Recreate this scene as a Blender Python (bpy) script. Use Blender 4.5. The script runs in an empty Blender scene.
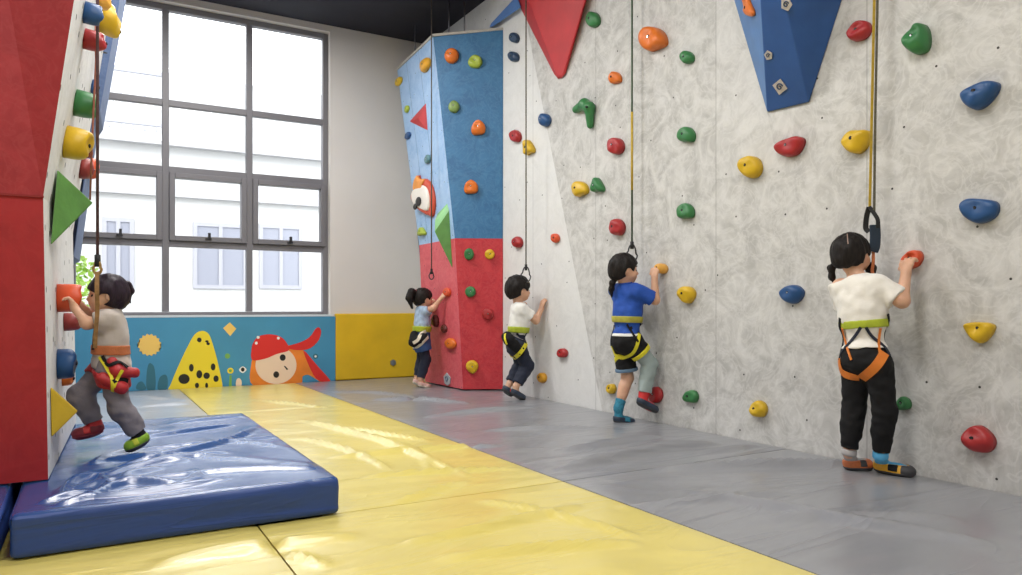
import bpy, bmesh, math, random
import numpy as np
from mathutils import Vector, Matrix, noise
from mathutils.bvhtree import BVHTree

random.seed(7)
C = bpy.context.scene.collection
# ------------------------------------------------------------------ camera model (room axes: +Y along the climbing wall, +X towards it)
YAW = math.radians(30.1)
CAMH = 0.78
FPX = 735.0
U0, V0 = 511.0, 306.0
FW = Vector((math.sin(YAW), math.cos(YAW), 0))
RT = Vector((math.cos(YAW), -math.sin(YAW), 0))
UP = Vector((0, 0, 1))
EYE = Vector((0, 0, CAMH))
WX = 3.33          # the climbing wall
BY = 7.62          # window wall
CEIL = 3.72

def ray(u, v):
    return FW + RT * ((u - U0) / FPX) + UP * ((V0 - v) / FPX)
def PX(u, v, x):
    d = ray(u, v); return EYE + d * (x / d.x)
def PY(u, v, y):
    d = ray(u, v); return EYE + d * (y / d.y)
def PZ(u, v, z):
    d = ray(u, v); return EYE + d * ((z - CAMH) / d.z)
def PP(u, v, p, n):
    d = ray(u, v); return EYE + d * ((Vector(p) - EYE).dot(n) / d.dot(n))
def proj(p):
    q = Vector(p) - EYE
    z = q.dot(FW)
    return (U0 + FPX * q.dot(RT) / z, V0 - FPX * q.z / z, z)

# ------------------------------------------------------------------ materials
MATS = {}
def nodes_of(m):
    m.use_nodes = True
    nt = m.node_tree
    return nt, nt.nodes, nt.links, nt.nodes['Principled BSDF']

def mat(name, col, rough=0.6, var=0.0, vscale=8.0, bump=0.0, bscale=40.0, spec=0.5, coat=0.0, sheen=0.0, metal=0.0, sss=0.0, bdist=0.01, stretch=None):
    if name in MATS: return MATS[name]
    m = bpy.data.materials.new(name)
    nt, N, L, B = nodes_of(m)
    B.inputs['Base Color'].default_value = (*col, 1)
    B.inputs['Roughness'].default_value = rough
    B.inputs['Specular IOR Level'].default_value = spec
    B.inputs['Coat Weight'].default_value = coat
    B.inputs['Sheen Weight'].default_value = sheen
    B.inputs['Metallic'].default_value = metal
    if sss:
        B.inputs['Subsurface Weight'].default_value = sss
        B.inputs['Subsurface Radius'].default_value = (0.012, 0.005, 0.003)
        B.inputs['Subsurface Scale'].default_value = 0.6
    tc = N.new('ShaderNodeTexCoord')
    src = tc.outputs['Object']
    if stretch:
        mp = N.new('ShaderNodeMapping'); mp.inputs['Scale'].default_value = stretch
        L.new(src, mp.inputs['Vector']); src = mp.outputs['Vector']
    if var:
        nz = N.new('ShaderNodeTexNoise'); nz.inputs['Scale'].default_value = vscale; nz.inputs['Detail'].default_value = 5
        L.new(src, nz.inputs['Vector'])
        cr = N.new('ShaderNodeValToRGB')
        cr.color_ramp.elements[0].position = .3; cr.color_ramp.elements[1].position = .7
        cr.color_ramp.elements[0].color = (*[max(0, c * (1 - var)) for c in col], 1)
        cr.color_ramp.elements[1].color = (*[min(1, c * (1 + var)) for c in col], 1)
        L.new(nz.outputs['Fac'], cr.inputs['Fac']); L.new(cr.outputs['Color'], B.inputs['Base Color'])
    if bump:
        nb = N.new('ShaderNodeTexNoise'); nb.inputs['Scale'].default_value = bscale; nb.inputs['Detail'].default_value = 4
        L.new(src, nb.inputs['Vector'])
        bp = N.new('ShaderNodeBump'); bp.inputs['Strength'].default_value = bump; bp.inputs['Distance'].default_value = bdist
        L.new(nb.outputs['Fac'], bp.inputs['Height']); L.new(bp.outputs['Normal'], B.inputs['Normal'])
    MATS[name] = m
    return m

def math_node(nt, op, a, b=None):
    n = nt.nodes.new('ShaderNodeMath'); n.operation = op
    for i, q in enumerate((a, b)):
        if q is None: continue
        if isinstance(q, (int, float)): n.inputs[i].default_value = q
        else: nt.links.new(q, n.inputs[i])
    return n.outputs[0]

def mixc(nt, fac, a, b):
    n = nt.nodes.new('ShaderNodeMix'); n.data_type = 'RGBA'
    for i, q in ((0, fac), (6, a), (7, b)):
        if isinstance(q, (int, float)): n.inputs[i].default_value = q
        elif isinstance(q, tuple): n.inputs[i].default_value = (*q, 1)
        else: nt.links.new(q, n.inputs[i])
    return n.outputs[2]

def panel_mat(name, c0, c1, c2, nut=4.5, nutr=0.045, rough=0.7, nutax='YZ', white=None, scale=7.0, bump=.25, seam=None):
    """painted plaster climbing panel: trowelled mottling, small bolt holes; white = list of [(a,b,c)..] half-plane sets in (Y,Z)"""
    m = bpy.data.materials.new(name)
    nt, N, L, B = nodes_of(m)
    tc = N.new('ShaderNodeTexCoord')
    ob = tc.outputs['Object']
    n1 = N.new('ShaderNodeTexNoise'); n1.inputs['Scale'].default_value = scale; n1.inputs['Detail'].default_value = 6
    n1.inputs['Roughness'].default_value = .62; n1.inputs['Distortion'].default_value = 1.6
    L.new(ob, n1.inputs['Vector'])
    r1 = N.new('ShaderNodeValToRGB')
    e = r1.color_ramp.elements
    e[0].position = .36; e[0].color = (*c0, 1); e[1].position = .64; e[1].color = (*c1, 1)
    L.new(n1.outputs['Fac'], r1.inputs['Fac'])
    n2 = N.new('ShaderNodeTexNoise'); n2.inputs['Scale'].default_value = scale * 1.25; n2.inputs['Detail'].default_value = 5
    n2.inputs['Distortion'].default_value = 3.2
    L.new(ob, n2.inputs['Vector'])
    # thin pale trowel swirls
    a = math_node(nt, 'ABSOLUTE', math_node(nt, 'SUBTRACT', n2.outputs['Fac'], .52))
    line = math_node(nt, 'SUBTRACT', 1.0, math_node(nt, 'MULTIPLY', a, 15.0))
    line = math_node(nt, 'MULTIPLY', math_node(nt, 'MAXIMUM', line, 0.0), .38)
    col = mixc(nt, line, r1.outputs['Color'], c2)
    sx = N.new('ShaderNodeSeparateXYZ'); L.new(ob, sx.inputs[0])
    Y, Z = sx.outputs['Y'], sx.outputs['Z']
    if white:
        for planes, wcol, amt in white:
            f = None
            for (ca, cb, cc) in planes:
                s = math_node(nt, 'ADD', math_node(nt, 'ADD', math_node(nt, 'MULTIPLY', Y, ca), math_node(nt, 'MULTIPLY', Z, cb)), cc)
                g = math_node(nt, 'GREATER_THAN', s, 0.0)
                f = g if f is None else math_node(nt, 'MULTIPLY', f, g)
            col = mixc(nt, math_node(nt, 'MULTIPLY', f, amt), col, wcol)
    if seam:
        for ys in seam:
            g = math_node(nt, 'LESS_THAN', math_node(nt, 'ABSOLUTE', math_node(nt, 'SUBTRACT', Y, ys)), .004)
            col = mixc(nt, math_node(nt, 'MULTIPLY', g, .35), col, tuple(x * .45 for x in c0))
    # bolt holes
    vo = N.new('ShaderNodeTexVoronoi'); vo.voronoi_dimensions = '2D'; vo.inputs['Scale'].default_value = nut; vo.inputs['Randomness'].default_value = .85
    cb = N.new('ShaderNodeCombineXYZ')
    if nutax == 'YZ': L.new(Y, cb.inputs[0])
    else: L.new(sx.outputs['X'], cb.inputs[0])
    L.new(Z, cb.inputs[1]); L.new(cb.outputs[0], vo.inputs['Vector'])
    hole = math_node(nt, 'LESS_THAN', vo.outputs['Distance'], nutr)
    col = mixc(nt, hole, col, (.03, .028, .026))
    L.new(col, B.inputs['Base Color'])
    B.inputs['Roughness'].default_value = rough
    nb = N.new('ShaderNodeTexNoise'); nb.inputs['Scale'].default_value = 90; nb.inputs['Detail'].default_value = 4
    L.new(ob, nb.inputs['Vector'])
    h = math_node(nt, 'ADD', math_node(nt, 'MULTIPLY', nb.outputs['Fac'], .3), n1.outputs['Fac'])
    h = math_node(nt, 'SUBTRACT', h, math_node(nt, 'MULTIPLY', hole, 1.5))
    bp = N.new('ShaderNodeBump'); bp.inputs['Strength'].default_value = bump; bp.inputs['Distance'].default_value = .008
    L.new(h, bp.inputs['Height']); L.new(bp.outputs['Normal'], B.inputs['Normal'])
    MATS[name] = m
    return m

# ------------------------------------------------------------------ object helpers
def props(o, label=None, cat=None, group=None, kind=None):
    if label: o['label'] = label
    if cat: o['category'] = cat
    if group: o['group'] = group
    if kind: o['kind'] = kind
    return o

def empty(name, loc, label, cat, group=None):
    o = bpy.data.objects.new(name, None); C.objects.link(o)
    o.location = loc; o.empty_display_size = .1
    return props(o, label, cat, group)

def link(name, me, parent=None, mats=None, smooth=False):
    o = bpy.data.objects.new(name, me); C.objects.link(o)
    if mats:
        for m in (mats if isinstance(mats, (list, tuple)) else [mats]): me.materials.append(m)
    if smooth:
        me.polygons.foreach_set('use_smooth', [True] * len(me.polygons))
    if parent:
        o.parent = parent
        # geometry is written in world coordinates: store it relative to the thing's base
        p = parent
        off = Vector((0, 0, 0))
        while p is not None:
            off += Vector(p.location); p = p.parent
        me.transform(Matrix.Translation(-off))
    return o

def origin_to(o, loc):
    o.data.transform(Matrix.Translation(-Vector(loc))); o.location = loc

class MB:
    def __init__(s): s.v = []; s.f = []; s.m = []
    def add(s, vs, fs, mi=0):
        b = len(s.v); s.v += [tuple(v) for v in vs]
        s.f += [tuple(b + i for i in f) for f in fs]; s.m += [mi] * len(fs)
    def box(s, lo, hi, mi=0):
        x0, y0, z0 = lo; x1, y1, z1 = hi
        s.add([(x0, y0, z0), (x1, y0, z0), (x1, y1, z0), (x0, y1, z0), (x0, y0, z1), (x1, y0, z1), (x1, y1, z1), (x0, y1, z1)],
              [(0, 3, 2, 1), (4, 5, 6, 7), (0, 1, 5, 4), (1, 2, 6, 5), (2, 3, 7, 6), (3, 0, 4, 7)], mi)
    def tube(s, pts, r, n=8, mi=0, closed=False, rad=None):
        pts = [Vector(p) for p in pts]; k = len(pts); rings = []
        prev = None
        for i, p in enumerate(pts):
            a = pts[(i - 1) % k] if (closed or i > 0) else p
            c = pts[(i + 1) % k] if (closed or i < k - 1) else p
            t = (c - a).normalized()
            ref = prev if prev is not None else (Vector((0, 0, 1)) if abs(t.z) < .9 else Vector((1, 0, 0)))
            e1 = (ref - t * ref.dot(t)).normalized(); prev = e1
            e2 = t.cross(e1)
            rr = rad[i] if rad else r
            rings.append([p + (e1 * math.cos(2 * math.pi * j / n) + e2 * math.sin(2 * math.pi * j / n)) * rr for j in range(n)])
        vs = [q for R in rings for q in R]; fs = []
        for i in range(k if closed else k - 1):
            i2 = (i + 1) % k
            for j in range(n):
                fs.append((i * n + j, i * n + (j + 1) % n, i2 * n + (j + 1) % n, i2 * n + j))
        if not closed:
            fs.append(tuple(range(n - 1, -1, -1))); fs.append(tuple((k - 1) * n + j for j in range(n)))
        s.add(vs, fs, mi)
    def ribbon(s, pts, nors, w, t, mi=0):
        """flat strap along pts lying on a surface with normals nors"""
        k = len(pts); vs = []; fs = []
        for i in range(k):
            a = pts[max(0, i - 1)]; c = pts[min(k - 1, i + 1)]
            d = (c - a).normalized(); n = nors[i]
            b = d.cross(n).normalized(); n = b.cross(d).normalized()
            p = pts[i]
            vs += [p - b * w / 2, p + b * w / 2, p + b * w / 2 + n * t, p - b * w / 2 + n * t]
        for i in range(k - 1):
            for j in range(4):
                fs.append((i * 4 + j, i * 4 + (j + 1) % 4, i * 4 + 4 + (j + 1) % 4, i * 4 + 4 + j))
        fs.append((3, 2, 1, 0)); fs.append((4 * k - 4, 4 * k - 3, 4 * k - 2, 4 * k - 1))
        s.add(vs, fs, mi)
    def build(s, name, mats, parent=None, smooth=False, bevel=0, recalc=True):
        me = bpy.data.meshes.new(name)
        me.from_pydata(s.v, [], s.f); me.update()
        me.polygons.foreach_set('material_index', s.m)
        if recalc:
            bm = bmesh.new(); bm.from_mesh(me); bmesh.ops.recalc_face_normals(bm, faces=bm.faces); bm.to_mesh(me); bm.free()
        o = link(name, me, parent, mats, smooth)
        if bevel:
            md = o.modifiers.new('bevel', 'BEVEL'); md.width = bevel; md.segments = 2; md.limit_method = 'ANGLE'
        return o

def catmull(pts, n, closed=True):
    out = []; k = len(pts); P = [Vector(p) for p in pts]
    segs = k if closed else k - 1
    for i in range(segs):
        p0 = P[(i - 1) % k] if closed or i > 0 else P[0]
        p1 = P[i]; p2 = P[(i + 1) % k]
        p3 = P[(i + 2) % k] if closed or i + 2 < k else P[-1]
        for j in range(n):
            t = j / n
            out.append(.5 * ((2 * p1) + (p2 - p0) * t + (2 * p0 - 5 * p1 + 4 * p2 - p3) * t * t + (3 * p1 - p0 - 3 * p2 + p3) * t ** 3))
    if not closed: out.append(P[-1].copy())
    return out

def arc_pts(a, b, n):
    return [Vector(a).lerp(Vector(b), i / (n - 1)) for i in range(n)]
# ------------------------------------------------------------------ materials used
M_stucco_pts = None
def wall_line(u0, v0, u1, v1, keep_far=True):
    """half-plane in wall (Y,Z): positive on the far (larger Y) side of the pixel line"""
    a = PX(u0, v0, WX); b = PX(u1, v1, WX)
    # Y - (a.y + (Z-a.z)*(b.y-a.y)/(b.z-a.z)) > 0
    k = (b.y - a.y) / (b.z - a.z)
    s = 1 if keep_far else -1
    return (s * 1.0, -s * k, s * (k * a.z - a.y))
W1 = [wall_line(524, 10, 601, 405)]  # far region whitened in colour, standing in for a plane turned to the window
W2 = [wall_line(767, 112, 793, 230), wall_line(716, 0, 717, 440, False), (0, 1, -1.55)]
seams = [PX(716, 250, WX).y, PX(716, 250, WX).y + 1.22 , PX(716, 250, WX).y - 1.0, PX(533, 200, WX).y]
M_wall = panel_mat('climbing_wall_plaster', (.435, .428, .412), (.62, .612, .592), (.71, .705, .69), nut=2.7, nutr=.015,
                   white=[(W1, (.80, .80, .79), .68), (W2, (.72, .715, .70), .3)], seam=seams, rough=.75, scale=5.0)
M_red = panel_mat('red_climbing_panel', (.31, .009, .013), (.37, .013, .018), (.38, .022, .025), nut=2.6, nutr=.02, nutax='XZ', scale=4, rough=.65, bump=.15)
M_red_hi = panel_mat('red_climbing_panel_upper', (.29, .014, .019), (.36, .022, .028), (.38, .04, .045), nut=2.6, nutr=.02, nutax='XZ', scale=6, rough=.6, bump=.15)
M_white_panel = panel_mat('white_climbing_panel', (.66, .66, .65), (.78, .78, .77), (.82, .82, .82), nut=5, nutr=.06, rough=.6)
M_blue_panel = panel_mat('blue_climbing_panel', (.07, .12, .26), (.10, .16, .32), (.14, .2, .36), nut=4, nutr=.02, scale=6, rough=.6)
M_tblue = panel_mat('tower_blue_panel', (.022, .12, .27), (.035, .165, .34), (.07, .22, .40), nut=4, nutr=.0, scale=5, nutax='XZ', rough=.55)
M_tblue_lit = panel_mat('tower_blue_panel_lit', (.27, .45, .72), (.38, .55, .80), (.45, .62, .84), nut=4, nutr=.02, scale=5, rough=.5)  # tower blue with window glare put into the colour of these panels
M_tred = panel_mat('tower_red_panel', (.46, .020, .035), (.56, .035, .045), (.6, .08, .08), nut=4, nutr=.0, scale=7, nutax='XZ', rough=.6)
M_tred_lit = panel_mat('tower_red_panel_lit', (.60, .075, .10), (.70, .115, .14), (.74, .2, .2), nut=4, nutr=.02, scale=7, rough=.5)  # tower red lifted towards pink to carry the window glare in its colour
M_backwall = mat('beige_wall_paint', (.68, .645, .61), .85, var=.03, vscale=2, bump=.05, bscale=120)
M_ceiling = mat('dark_ceiling_paint', (.018, .018, .030), .8, var=.15, vscale=3)
M_floor = mat('concrete_floor', (.3, .3, .3), .8, var=.1)
M_frame = mat('grey_window_frame', (.17, .165, .18), .45, bump=.02)
M_metal = mat('steel', (.55, .55, .56), .3, metal=1.0)
M_darkmetal = mat('dark_steel', (.05, .05, .055), .4, metal=.7)
M_brass = mat('brass_coloured_steel', (.45, .28, .10), .35, metal=.9)
M_board = mat('plywood_edge', (.45, .42, .37), .7, var=.1, vscale=20)

HC = {'red': (.38, .022, .024), 'orange': (.72, .17, .018), 'yellow': (.66, .42, .014), 'green': (.038, .19, .058), 'blue': (.016, .075, .22),
      'navy': (.022, .05, .11), 'lime': (.38, .48, .05), 'olive': (.20, .30, .08), 'brown': (.11, .02, .015), 'amber': (.70, .34, .02),
      'orangered': (.66, .085, .025), 'teal': (.10, .22, .24), 'darkred': (.25, .03, .025), 'sand': (.75, .38, .06)}
def hmat(c): return mat('hold_' + c, HC[c], .42, var=.10, vscale=14, bump=.25, bscale=160, bdist=.002, spec=.45)

def vinyl(name, col, var=.05, rough=.27, bscale=(2.2, 9.0, 3.0), bump=.55, rot=0.0, c2=None, coat=.35):
    m = bpy.data.materials.new(name)
    nt, N, L, B = nodes_of(m)
    tc = N.new('ShaderNodeTexCoord')
    mp = N.new('ShaderNodeMapping'); mp.inputs['Scale'].default_value = bscale; mp.inputs['Rotation'].default_value = (0, 0, rot)
    L.new(tc.outputs['Object'], mp.inputs['Vector'])
    n1 = N.new('ShaderNodeTexNoise'); n1.inputs['Scale'].default_value = 1.0; n1.inputs['Detail'].default_value = 3; n1.inputs['Distortion'].default_value = .7
    L.new(mp.outputs['Vector'], n1.inputs['Vector'])
    n3 = N.new('ShaderNodeTexNoise'); n3.inputs['Scale'].default_value = 3.0; n3.inputs['Detail'].default_value = 5
    L.new(tc.outputs['Object'], n3.inputs['Vector'])
    r = N.new('ShaderNodeValToRGB')
    r.color_ramp.elements[0].position = .35; r.color_ramp.elements[1].position = .7
    r.color_ramp.elements[0].color = (*[c * (1 - var) for c in col], 1); r.color_ramp.elements[1].color = (*[min(1, c * (1 + var)) for c in (c2 or col)], 1)
    L.new(n3.outputs['Fac'], r.inputs['Fac']); L.new(r.outputs['Color'], B.inputs['Base Color'])
    # sharp creases out of the stretched noise
    a = math_node(nt, 'ABSOLUTE', math_node(nt, 'SUBTRACT', n1.outputs['Fac'], .5))
    h = math_node(nt, 'SUBTRACT', 1.0, math_node(nt, 'POWER', math_node(nt, 'MULTIPLY', a, 3.0), .6))
    bp = N.new('ShaderNodeBump'); bp.inputs['Strength'].default_value = bump; bp.inputs['Distance'].default_value = .02
    L.new(h, bp.inputs['Height']); L.new(bp.outputs['Normal'], B.inputs['Normal'])
    B.inputs['Roughness'].default_value = rough
    B.inputs['Specular IOR Level'].default_value = .6
    B.inputs['Coat Weight'].default_value = coat; B.inputs['Coat Roughness'].default_value = .22
    MATS[name] = m
    return m
M_vyellow = vinyl('yellow_vinyl', (.67, .56, .15), bscale=(1.2, 4.0, 3), rot=.5, bump=.3, rough=.30)
M_vgrey = vinyl('grey_vinyl', (.245, .25, .27), bscale=(.8, 3.0, 3), rot=-.25, bump=.5, rough=.30)
M_vlight = vinyl('pale_grey_vinyl', (.38, .40, .44), bscale=(1.0, 3.6, 3), rot=.1, bump=.4, rough=.33)
M_vblue = vinyl('blue_vinyl', (.012, .060, .215), bscale=(1.2, 3.2, 3), rot=.4, rough=.25, bump=.3, coat=.3)
M_vblue2 = vinyl('blue_vinyl_side', (.010, .048, .235), bscale=(1.6, 1.6, 12), rough=.5, bump=.22, coat=0)

# ------------------------------------------------------------------ room shell
b = MB(); b.box((-3.2, -2.6, -.16), (WX + .1, BY + .2, -.06)); b.build('floor', M_floor)['kind'] = 'structure'
b = MB(); b.box((-3.2, -2.6, CEIL), (WX + .3, BY + .3, CEIL + .1)); b.build('ceiling', M_ceiling)['kind'] = 'structure'
b = MB(); b.box((WX, -2.6, -.06), (WX + .2, BY + .3, CEIL)); b.build('wall_right', M_wall)['kind'] = 'structure'
b = MB(); b.box((-3.2, -2.6, -.06), (-3.0, BY + .3, CEIL)); b.build('wall_left', M_backwall)['kind'] = 'structure'
b = MB(); b.box((-3.0, -2.6, -.06), (WX, -2.4, CEIL)); b.build('wall_front', M_backwall)['kind'] = 'structure'
WINX0, WINX1, WINZ0, WINZ1 = -.88, 2.225, .685, 3.655
b = MB()
b.box((-3.0, BY, -.06), (WINX0, BY + .22, CEIL)); b.box((WINX1, BY, -.06), (WX, BY + .22, CEIL))
b.box((WINX0, BY, -.06), (WINX1, BY + .22, WINZ0)); b.box((WINX0, BY, WINZ1), (WINX1, BY + .22, CEIL))
b.build('wall_back', M_backwall)['kind'] = 'structure'

# window: 4 columns, 4 rows, the third row opens
gl = bpy.data.materials.new('window_glass'); nt, N, L, B = nodes_of(gl)
tr = N.new('ShaderNodeBsdfTransparent'); tr.inputs['Color'].default_value = (.96, .975, .98, 1)
gs = N.new('ShaderNodeBsdfGlossy'); gs.inputs['Roughness'].default_value = .02
fr = N.new('ShaderNodeFresnel'); fr.inputs['IOR'].default_value = 1.35
mx = N.new('ShaderNodeMixShader'); L.new(fr.outputs[0], mx.inputs[0]); L.new(tr.outputs[0], mx.inputs[1]); L.new(gs.outputs[0], mx.inputs[2])
L.new(mx.outputs[0], N['Material Output'].inputs['Surface'])
win = empty('window_1', ((WINX0 + WINX1) / 2, BY, WINZ0), 'large gridded window with dark grey frame above the mural padding', 'window'); win['kind'] = 'structure'
fy0, fy1 = BY + .075, BY + .155
cols = [WINX0, -.10, .665, 1.43, WINX1]
rows = [WINZ0, 1.375, 2.085, 2.72, WINZ1]
fw = .055
b = MB()
b.box((WINX0, fy0, WINZ0), (WINX0 + fw, fy1, WINZ1)); b.box((WINX1 - fw, fy0, WINZ0), (WINX1, fy1, WINZ1))
b.box((WINX0 + fw, fy0, WINZ0), (WINX1 - fw, fy1, WINZ0 + fw * .7)); b.box((WINX0 + fw, fy0, WINZ1 - fw), (WINX1 - fw, fy1, WINZ1))
b.build('window_frame', M_frame, win, bevel=.006)
for cx in cols[1:-1]:
    b = MB(); b.box((cx - .03, fy0 + .004, WINZ0 + .04), (cx + .03, fy1 - .004, WINZ1 - .05)); b.build('mullion', M_frame, win, bevel=.005)
for rz in rows[1:-1]:
    b = MB(); b.box((WINX0 + .05, fy0 + .008, rz - .03), (WINX1 - .05, fy1 - .008, rz + .03)); b.build('transom', M_frame, win, bevel=.005)
for ci in range(4):
    for ri in range(4):
        x0, x1, z0, z1 = cols[ci] + .03, cols[ci + 1] - .03, rows[ri] + .03, rows[ri + 1] - .03
        par = win
        if ri == 1:
            b = MB(); t = .05
            b.box((x0, fy0 - .02, z0), (x0 + t, fy1, z1)); b.box((x1 - t, fy0 - .02, z0), (x1, fy1, z1))
            b.box((x0 + t, fy0 - .02, z0), (x1 - t, fy1, z0 + t)); b.box((x0 + t, fy0 - .02, z1 - t), (x1 - t, fy1, z1))
            par = b.build('sash', M_frame, win, bevel=.005)
            b = MB(); cx = (x0 + x1) / 2
            b.box((cx - .012, fy0 - .05, z0 + .03), (cx + .012, fy0 - .02, z0 + .085)); b.box((cx - .035, fy0 - .045, z0 + .02), (cx + .02, fy0 - .03, z0 + .035))
            b.build('handle', M_darkmetal, par)
            x0 += t; x1 -= t; z0 += t; z1 -= t
        b = MB(); b.add([(x0, BY + .115, z0), (x1, BY + .115, z0), (x1, BY + .115, z1), (x0, BY + .115, z1)], [(0, 1, 2, 3)])
        b.build('glass_pane', gl, par)
b = MB(); b.box((WINX0 - .02, BY - .03, WINZ0 - .012), (WINX1 + .02, BY + .075, WINZ0 + .006)); b.build('window_sill', mat('sill', (.7, .7, .68), .5), win)

# ------------------------------------------------------------------ outside: pale building, shrub, ground
M_fac = mat('pale_render', (.46, .46, .455), .9, var=.03, vscale=2)
M_fac2 = mat('pale_ledge', (.38, .375, .385), .9, var=.03)
M_owin = mat('lilac_window_glass', (.24, .25, .30), .3)
M_oframe = mat('lilac_frame', (.32, .32, .36), .6)
b = MB(); b.box((-14, BY + .5, -1.0), (22, 24, -.9)); b.build('ground', mat('outside_paving', (.4, .4, .39), .9, var=.1))['kind'] = 'structure'
FY = 12.6
bl = empty('building', (0, FY, -.9), 'pale overexposed building with balcony railing outside the window', 'building')
def fpx(u, v): p = PY(u, v, FY); return p.x, p.z
ztop = fpx(212, 150)[1]
zrail = fpx(130, 100)[1]
b = MB(); b.box((-9, FY, -.9), (14, FY + 3, ztop)); b.build('wall', M_fac, bl)
b = MB(); b.box((-9, FY - .15, ztop - .02), (14, FY + .1, ztop + .14)); b.build('ledge', M_fac2, bl)
b = MB(); b.box((-9, FY + 1.6, ztop), (14, FY + 3, ztop + 1.6)); b.build('upper_wall', M_fac, bl)
zb = fpx(212, 200)[1]
b = MB(); b.box((-9, FY - .09, zb), (14, FY + .05, zb + .25)); b.build('string_course', M_fac2, bl)
xr = fpx(165, 115)[0]
b = MB()
rz0, rz1 = ztop + .18, ztop + 1.1
b.box((-7, FY - .1, rz1 - .06), (xr, FY - .05, rz1)); b.box((-7, FY - .1, rz0 + .08), (xr, FY - .05, rz0 + .12))
x = -6.9
while x < xr:
    b.box((x, FY - .09, rz0), (x + .03, FY - .06, rz1 - .05)); x += .16
b.build('balcony_railing', M_oframe, bl)
for (u0, u1, v0, v1) in ((193, 247, 222, 289), (259, 302, 224, 289), (102, 134, 217, 289)):
    x0, zt = fpx(u0, v0); x1, zb2 = fpx(u1, v1)
    b = MB(); t = .06
    b.box((x0, FY - .03, zb2), (x0 + t, FY + .02, zt)); b.box((x1 - t, FY - .03, zb2), (x1, FY + .02, zt)); b.box((x0 + t, FY - .03, zt - t), (x1 - t, FY + .02, zt)); b.box((x0 + t, FY - .03, zb2), (x1 - t, FY + .02, zb2 + t))
    b.box(((x0 + x1) / 2 - .03, FY - .03, zb2 + t), ((x0 + x1) / 2 + .03, FY + .02, zt - t))
    f = b.build('window', M_oframe, bl)
    b = MB(); b.box((x0 + .03, FY - .012, zb2 + .03), (x1 - .03, FY - .004, zt - .03)); b.build('pane', M_owin, f)
# shrub
sp = PY(80, 296, 8.6)
sh = empty('shrub', (sp.x, 8.6, -.9), 'lime green leafy shrub outside the window at far left', 'shrub')
b = MB(); b.tube([(sp.x, 8.6, -.9), (sp.x + .02, 8.6, .2), (sp.x - .01, 8.6, .7)], .02); b.build('stem', mat('stem_bark', (.2, .15, .08), .8), sh)
b = MB()
for i in range(420):
    a = random.uniform(0, 6.283); h = random.uniform(.1, 1.25); rr = .22 * math.sqrt(random.random()) * (1 - abs(h - .6) / 1.3)
    p = Vector((sp.x + rr * math.cos(a), 8.6 + rr * math.sin(a), h))
    d = Vector((random.uniform(-1, 1), random.uniform(-1, 1), random.uniform(-.2, 1))).normalized()
    s = d.cross(Vector((random.uniform(-1, 1), random.uniform(-1, 1), random.uniform(-1, 1)))).normalized()
    l = random.uniform(.05, .10)
    b.add([p, p + d * l * .5 + s * l * .28, p + d * l, p + d * l * .5 - s * l * .28], [(0, 1, 2, 3)])
b.build('foliage', mat('lime_leaves', (.35, .55, .08), .5, var=.2), sh, recalc=False)

# ------------------------------------------------------------------ floor mats
def seg_d(p, a, b):
    ab = b - a; t = max(0, min(1, (p - a).dot(ab) / ab.length_squared)); return (p - (a + ab * t)).length, t
def fold(u0, v0, u1, v1, amp, w, bend=0.0):
    a = PZ(u0, v0, 0).xy; c = PZ(u1, v1, 0).xy
    m = (a + c) / 2 + Vector((-(c - a).y, (c - a).x)) * bend
    q = catmull([a.to_3d(), m.to_3d(), c.to_3d()], 4, False); n = len(q) - 1
    return [(q[i].xy, q[i + 1].xy, amp * 2.1, w * .8, i / n, (i + 1) / n) for i in range(n)]
FOLDS = []
for f in [(556, 472, 718, 444, .030, .035, .02), (650, 471, 885, 466, .020, .04, .03), (690, 492, 1000, 548, .018, .05, -.03), (560, 452, 660, 437, .018, .03, 0),
          (425, 418, 540, 408, .016, .03, .05), (372, 400, 470, 404, .018, .03, .08), (620, 508, 790, 494, .014, .035, 0), (690, 455, 760, 446, .012, .03, 0),
          (760, 520, 960, 520, .014, .05, .04), (480, 432, 600, 428, .012, .03, .05), (330, 392, 420, 398, .012, .03, .1),
          (300, 420, 470, 478, .016, .025, .04), (330, 458, 500, 446, .014, .03, .03), (345, 428, 430, 442, .014, .022, 0), (300, 438, 390, 470, .013, .02, .05),
          (150, 566, 360, 536, .014, .035, .03), (400, 545, 580, 505, .014, .03, -.04), (390, 505, 470, 482, .012, .02, 0), (440, 560, 640, 545, .013, .03, .05),
          (250, 400, 330, 408, .01, .02, 0), (360, 478, 520, 470, .012, .02, .05), (480, 500, 640, 540, .012, .025, .05), (230, 552, 330, 566, .012, .02, .1),
          (380, 440, 430, 470, .012, .018, .1), (110, 395, 200, 402, .01, .03, 0), (130, 408, 190, 404, .01, .025, 0)]:
    FOLDS += fold(*f)
def mat_height(x, y):
    h = 0
    p = Vector((x, y))
    for a, c, amp, w, ta, tb in FOLDS:
        if abs(x - (a.x + c.x) / 2) > abs(a.x - c.x) / 2 + 4 * w or abs(y - (a.y + c.y) / 2) > abs(a.y - c.y) / 2 + 4 * w: continue
        d, t = seg_d(p, a, c)
        if d < 3.5 * w: h = max(h, amp * math.exp(-(d / w) ** 2) * math.sin(math.pi * min(1, max(0, ta + (tb - ta) * t))) ** .6)
    n = noise.noise(Vector((x * .9 + 3, y * 2.6, .3)))
    n2 = noise.noise(Vector((x * 2.0 - y * .8, y * 5 + x, 4.3)))
    h += .004 * n + .004 * (1 - abs(n2) * 2)
    return min(h, .06)
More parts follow.
